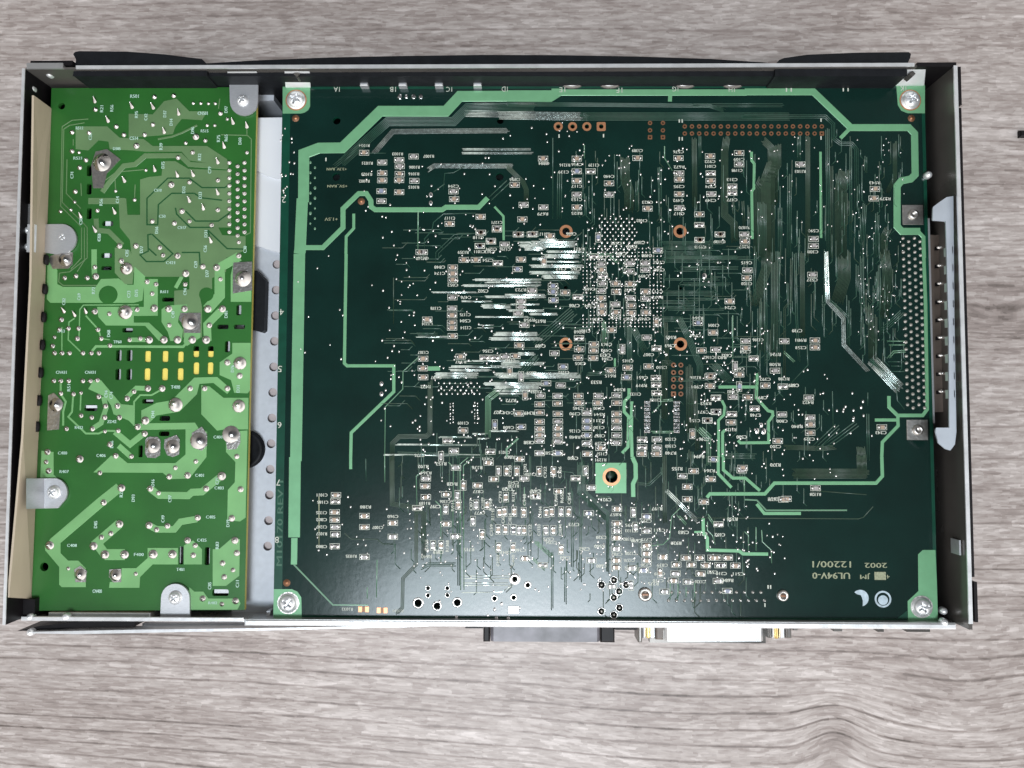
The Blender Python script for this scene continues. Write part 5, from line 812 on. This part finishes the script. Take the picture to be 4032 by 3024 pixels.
# white curved film between the boards
def film(pts, z0, z1, name):
    m_ = MB(); m_.prism([(P(x, y, z1).x, P(x, y, z1).y) for x, y in pts], z0, z1, 'white'); o = m_.build(name, unit); bv = o.modifiers.new('bevel', 'BEVEL'); bv.width = 0.0006; bv.segments = 2; bv.limit_method = 'ANGLE'; bv.angle_limit = 0.9
film([(950, 465), (1130, 462), (1130, 700), (1090, 703), (1050, 692), (1020, 676), (950, 640)], ZB - 0.0068, ZB - 0.0045, 'white_duct_panel')
film([(950, 600), (1130, 600), (1130, 995), (1100, 994), (1060, 985), (1025, 972), (950, 955)], ZB - 0.0095, ZB - 0.0056, 'white_duct_panel')
m_ = MB(); a = P(960, 460, 0.02); b = P(1130, 280, 0.02); m_.box(a.x, b.x, a.y, yt - 0.001, 0.010, ZB - 0.0072, 'floor'); m_.build('grey_front_block', unit)
m_ = MB(); a = P(1063, 351, 0.034); n = 18
pts = [(a.x + (0.0030 if math.cos(2 * math.pi * i / n) > 0 else -0.0030) + 0.0018 * math.cos(2 * math.pi * i / n), a.y + 0.0018 * math.sin(2 * math.pi * i / n)) for i in range(n)]
m_.prism(pts, 0.03, 0.0335, 'zincrim'); pts2 = [(a.x + (x - a.x) * 0.8, a.y + (y - a.y) * 0.5) for x, y in pts]; m_.prism(pts2, 0.0334, 0.0337, 'blackp'); m_.build('cable_slot_bush', unit)
# strip of sheet metal edge beside the floor holes at the foot
m_ = MB(); a = P(1057, 2436, ZB - 0.004); b = P(1074, 2250, ZB - 0.004); m_.box(a.x, b.x, yb, P(1070, 2412, ZB).y, 0.02, ZB - 0.002, 'zincrim'); m_.build('corner_post', unit)
# fish-paper insulating sheet
ins = MB(); zt = ZR - 0.0006
top = [P(134, 376, zt), P(124, 1100, zt), (P(92, 1725, zt)), P(36, 2352, zt)]; bot = [P(201, 425, ZB + 0.0002), P(178, 1100, ZB), P(151, 1725, ZB), P(124, 2358, ZB)]
vs = []
for a, b in zip(top, bot): vs += [a, b, b + Vector((0, 0, -0.0005)), a + Vector((-0.0007, 0, -0.0002)), a + Vector((-0.0007, 0, 0.0001))]
fs = []
for i in range(3):
    for j in range(5): fs.append((i * 5 + j, i * 5 + (j + 1) % 5, (i + 1) * 5 + (j + 1) % 5, (i + 1) * 5 + j))
ins.add(vs, fs, 'beige'); ins.add(vs[:5], [(0, 1, 2, 3, 4)], 'beige'); ins.add(vs[15:], [(0, 1, 2, 3, 4)], 'beige')
insul = ins.build('insulating_sheet', unit, 'tan fibre insulating sheet standing beside the bright green board')
for (x, y) in ((183, 1022), (178, 1138), (173, 1248), (168, 1358), (161, 1467), (155, 1577), (147, 1680)):
    m_ = MB(); p = P(x - 1, y, ZB + 0.0018); m_.lathe((p.x - 0.0002, p.y, ZB + 0.0006), [(0.0008, 0), (0.0008, 0.0016)], 'blackp', 14, sx=0.7, sy=2.4); m_.build('sheet_notch', insul)
# mounting tabs of the power board
def tab(pts, name='mounting_tab', zt_=ZB + 0.0012, lab=None):
    m_ = MB(); m_.prism([(P(x, y, zt_).x, P(x, y, zt_).y) for x, y in pts], zt_ - 0.0010, zt_, 'alu'); o = m_.build(name, unit, lab); bv = o.modifiers.new('bevel', 'BEVEL'); bv.width = 0.00025; bv.segments = 2; return o
def arc(cx, cy, r, a0, a1, n=10): return [(cx + r * math.cos(math.radians(a0 + (a1 - a0) * i / n)), cy - r * math.sin(math.radians(a0 + (a1 - a0) * i / n))) for i in range(n + 1)]
t1 = tab([(903, 328), (1016, 328)] + arc(960, 400, 55, 0, -180)); m_ = MB()
a = P(904, 300, ZR - 0.004); b = P(1017, 300, ZR - 0.004); y1_ = P(960, 328, ZB + 0.0012).y
m_.add([(a.x, yt - 0.0003, ZR - 0.002), (b.x, yt - 0.0003, ZR - 0.002), (P(1016, 328, ZB + 0.0011).x, y1_, ZB + 0.0011), (P(903, 328, ZB + 0.0011).x, y1_, ZB + 0.0011), (a.x, yt - 0.0003, ZR - 0.003), (b.x, yt - 0.0003, ZR - 0.003), (P(1016, 328, ZB + 0.0011).x, y1_, ZB + 0.0001), (P(903, 328, ZB + 0.0011).x, y1_, ZB + 0.0001)], [(0, 3, 2, 1), (4, 5, 6, 7), (0, 4, 7, 3), (1, 2, 6, 5), (2, 3, 7, 6), (0, 1, 5, 4)], 'tabm'); m_.build('tab_bend', t1)
t2 = tab([(172, 883)] + arc(242, 940, 58, 85, -60, 12) + [(262, 995), (215, 1000), (172, 994)])
t3 = tab([(110, 1884), (190, 1884)] + arc(208, 1938, 56, 75, -50, 12) + [(228, 2001), (180, 2002), (105, 2004), (101, 1968), (104, 1935)])
m_ = MB(); q_ = [P(103, 1884, ZB + 0.0098), P(174, 1884, ZB + 0.0012), P(174, 2002, ZB + 0.0012), P(103, 2004, ZB + 0.0098)]
m_.add(q_ + [v + Vector((0, 0, -0.0009)) for v in q_], [(3, 2, 1, 0), (4, 5, 6, 7), (0, 1, 5, 4), (1, 2, 6, 5), (2, 3, 7, 6), (3, 0, 4, 7)], 'alu'); m_.build('tab_bend', t3)
t4 = tab([(631, 2430), (634, 2350)] + arc(690, 2355, 56, 180, 0, 12) + [(747, 2430)])
def front_tab(x0, x1, yb_):
    a = P(x0, 290, ZR - 0.003); b = P(x1, 290, ZR - 0.003); y1_ = P(x0, yb_, ZB + 0.001).y; m_ = MB()
    m_.add([(a.x, yt - 0.0003, ZR - 0.002), (b.x, yt - 0.0003, ZR - 0.002), (P(x1, yb_, ZB + 0.0008).x, y1_, ZB + 0.0008), (P(x0, yb_, ZB + 0.0008).x, y1_, ZB + 0.0008), (a.x, yt - 0.0003, ZR - 0.003), (b.x, yt - 0.0003, ZR - 0.003), (P(x1, yb_, ZB + 0.0008).x, y1_, ZB + 0.00005), (P(x0, yb_, ZB + 0.0008).x, y1_, ZB + 0.00005)], [(0, 3, 2, 1), (4, 5, 6, 7), (0, 4, 7, 3), (1, 2, 6, 5), (2, 3, 7, 6), (0, 1, 5, 4)], 'tabm')
    c_ = P((x0 + x1) / 2, 298, ZR - 0.004); m_.lathe((c_.x, c_.y, ZR - 0.0065), [(0.0011, 0), (0.0011, 0.004)], 'darkst', 4, smooth=False); m_.build('board_support_tab', unit)
front_tab(1124, 1221, 341); front_tab(3530, 3639, 334)
# screws
def screw_mesh(r):
    m_ = MB(); m_.lathe((0, 0, 0), [(r * 1.15, 0), (r * 1.15, 0.0003), (r, 0.0003), (r * 0.97, 0.0009), (r * 0.80, 0.0015), (r * 0.45, 0.0019), (r * 0.02, 0.0020)], 'zincrim', 28)
    m_.v.append((0, 0, 0)); o = m_.build('s'); 
    import bmesh
    bm = bmesh.new(); bm.from_mesh(o.data); bmesh.ops.remove_doubles(bm, verts=bm.verts, dist=1e-7); bmesh.ops.holes_fill(bm, edges=[e for e in bm.edges if e.is_boundary], sides=0); bmesh.ops.recalc_face_normals(bm, faces=bm.faces); bm.to_mesh(o.data); bm.free()
    for (w1, w2) in ((r * 0.52, r * 0.11), (r * 0.11, r * 0.52)):
        c_ = MB(); c_.box(-w1, w1, -w2, w2, 0.0007, 0.004, 'darkst'); cut2([o], c_)
    me = o.data; bpy.data.objects.remove(o); return me
SM = screw_mesh(0.0030); SM2 = screw_mesh(0.0021)
for (t_, x, y, me, z, par) in (('T4', 328, 382, SM, ZB, unit), ('T6', 1322, 382, SM, ZB, unit), ('T10', 265, 1160, SM, ZB, unit), ('T12', 1413, 1190, SM, ZB, unit), ('Z3', 415, 480, SM2, ZB + 0.0012, unit), ('Z3', 1380, 1318, SM2, ZB + 0.0012, unit), ('Z1', 1918, 490, SM2, ZB + 0.0008, unit), ('Z2', 500, 70, SM2, ZB - 0.0006, unit)):
    o = link('screw', me, par); p = P(*tp(t_, x, y), z + 0.001); o.location = (p.x, p.y, z); o.rotation_euler = (0, 0, random.uniform(0, 1.5))
    if me is SM:
        m_ = MB(); m_.ring((p.x, p.y, ZB + 0.00003), 0.0025, 0.0039, 0.00012, 'copper' if y < 500 else 'tindull', 30); m_.build('screw_pad', board)
# bracket and riser slot at the right side
zs = ZB + 0.001; m_ = MB(); pts = [(3672, 848), (3680, 812), (3728, 778), (3752, 772), (3752, 1700), (3735, 1772), (3720, 1770), (3690, 1745), (3682, 1690), (3738, 1680), (3726, 1690), (3716, 874), (3676, 870)]
def brk(pts, z0, z1, name):
    m_ = MB(); m_.prism([(P(x, y, z1).x, P(x, y, z1).y) for x, y in pts], z0, z1, 'blue_bracket'); o = m_.build(name, unit); bv = o.modifiers.new('bevel', 'BEVEL'); bv.width = 0.0005; bv.segments = 3; bv.limit_method = 'ANGLE'; bv.angle_limit = 0.5; return o
br = brk([(3672, 868), (3674, 815), (3700, 795), (3728, 776), (3754, 772), (3758, 1240), (3766, 1700), (3760, 1750), (3742, 1774), (3722, 1768), (3695, 1745), (3684, 1700), (3686, 1684), (3738, 1684), (3736, 1300), (3724, 872)], ZB + 0.0086, ZB + 0.0096, 'slot_bracket')
m_ = MB(); a = P(3662, 925, ZB - 0.001); b = P(3718, 925, ZB - 0.001); c_ = P(3668, 1622, ZB - 0.001)
m_.box(a.x, b.x + 0.0004, c_.y, a.y, 0.012, ZB - 0.001, 'slot'); m_.box(a.x - 0.0012, a.x - 0.0002, c_.y - 0.004, a.y + 0.006, 0.015, ZB - 0.0006, 'alu'); sl = m_.build('riser_slot_connector', unit, 'long brown connector body beside the dark board')
for i in range(9):
    y = 972 + i * 71; x = 3716 + i * 0.9
    m_ = MB(); p = P(x - 8, y, ZB + 0.0005); m_.lathe((p.x, p.y, ZB - 0.0010), [(0.0012, 0), (0.0011, 0.0007), (0.0007, 0.0013), (0.0001, 0.0015)], 'tin', 12, sx=1.3, sy=0.7); m_.box(p.x - 0.0018, p.x - 0.0006, p.y - 0.0010, p.y + 0.0002, ZB - 0.001, ZB - 0.0004, 'blackp')
    m_.build('spring_contact', sl)
    m_ = MB(); p = P(x + 38, y - 2, ZR - 0.001); m_.bbox(p.x - 0.0005, p.x + 0.0004, p.y - 0.0026, p.y + 0.0004, ZR - 0.006, ZR - 0.0014, 'zincrim', 0.0003); m_.build('emi_spring_finger', sl)
# rivets / weld spots
for (x, y, z) in ((189, 286, ZR - 0.004), (117, 345, ZR - 0.004), (3744, 356, ZR - 0.006), (3660, 686, ZB + 0.002), (3720, 2408, ZB + 0.001), (115, 2431, ZRR), (3722, 2452, ZRR), (104, 905, ZR - 0.003), (105, 970, ZR - 0.003), (115, 2492, 0.045), (254, 2431, ZRR + 0.0005)):
    m_ = MB(); p = P(x, y, z); m_.lathe((p.x, p.y, z - 0.002), [(0.0013, 0), (0.0013, 0.0014), (0.0009, 0.0021), (0.0002, 0.0024)], 'zincrim', 16); m_.build('rivet', unit)
# left hinge plate where the tab passes the sheet
m_ = MB(); a = P(108, 883, ZR - 0.002); b = P(134, 992, ZR - 0.002); m_.box(a.x, b.x, b.y, a.y, ZR - 0.003, ZR - 0.002, 'zincrim'); m_.build('wall_clip', unit)
# ================================================================ the dark scrap at the right edge of the table
m_ = MB(); a = P(4019, 537, 0.002); b = P(4060, 512, 0.002)
m_.bbox(a.x, b.x, a.y, b.y, 0.0, 0.002, 'blackp', 0.0005); o = m_.build('plastic_scrap'); o['label'] = 'tiny black plastic scrap lying on the bare table at its right edge'; o['category'] = 'scrap'
S.render.engine = 'CYCLES'
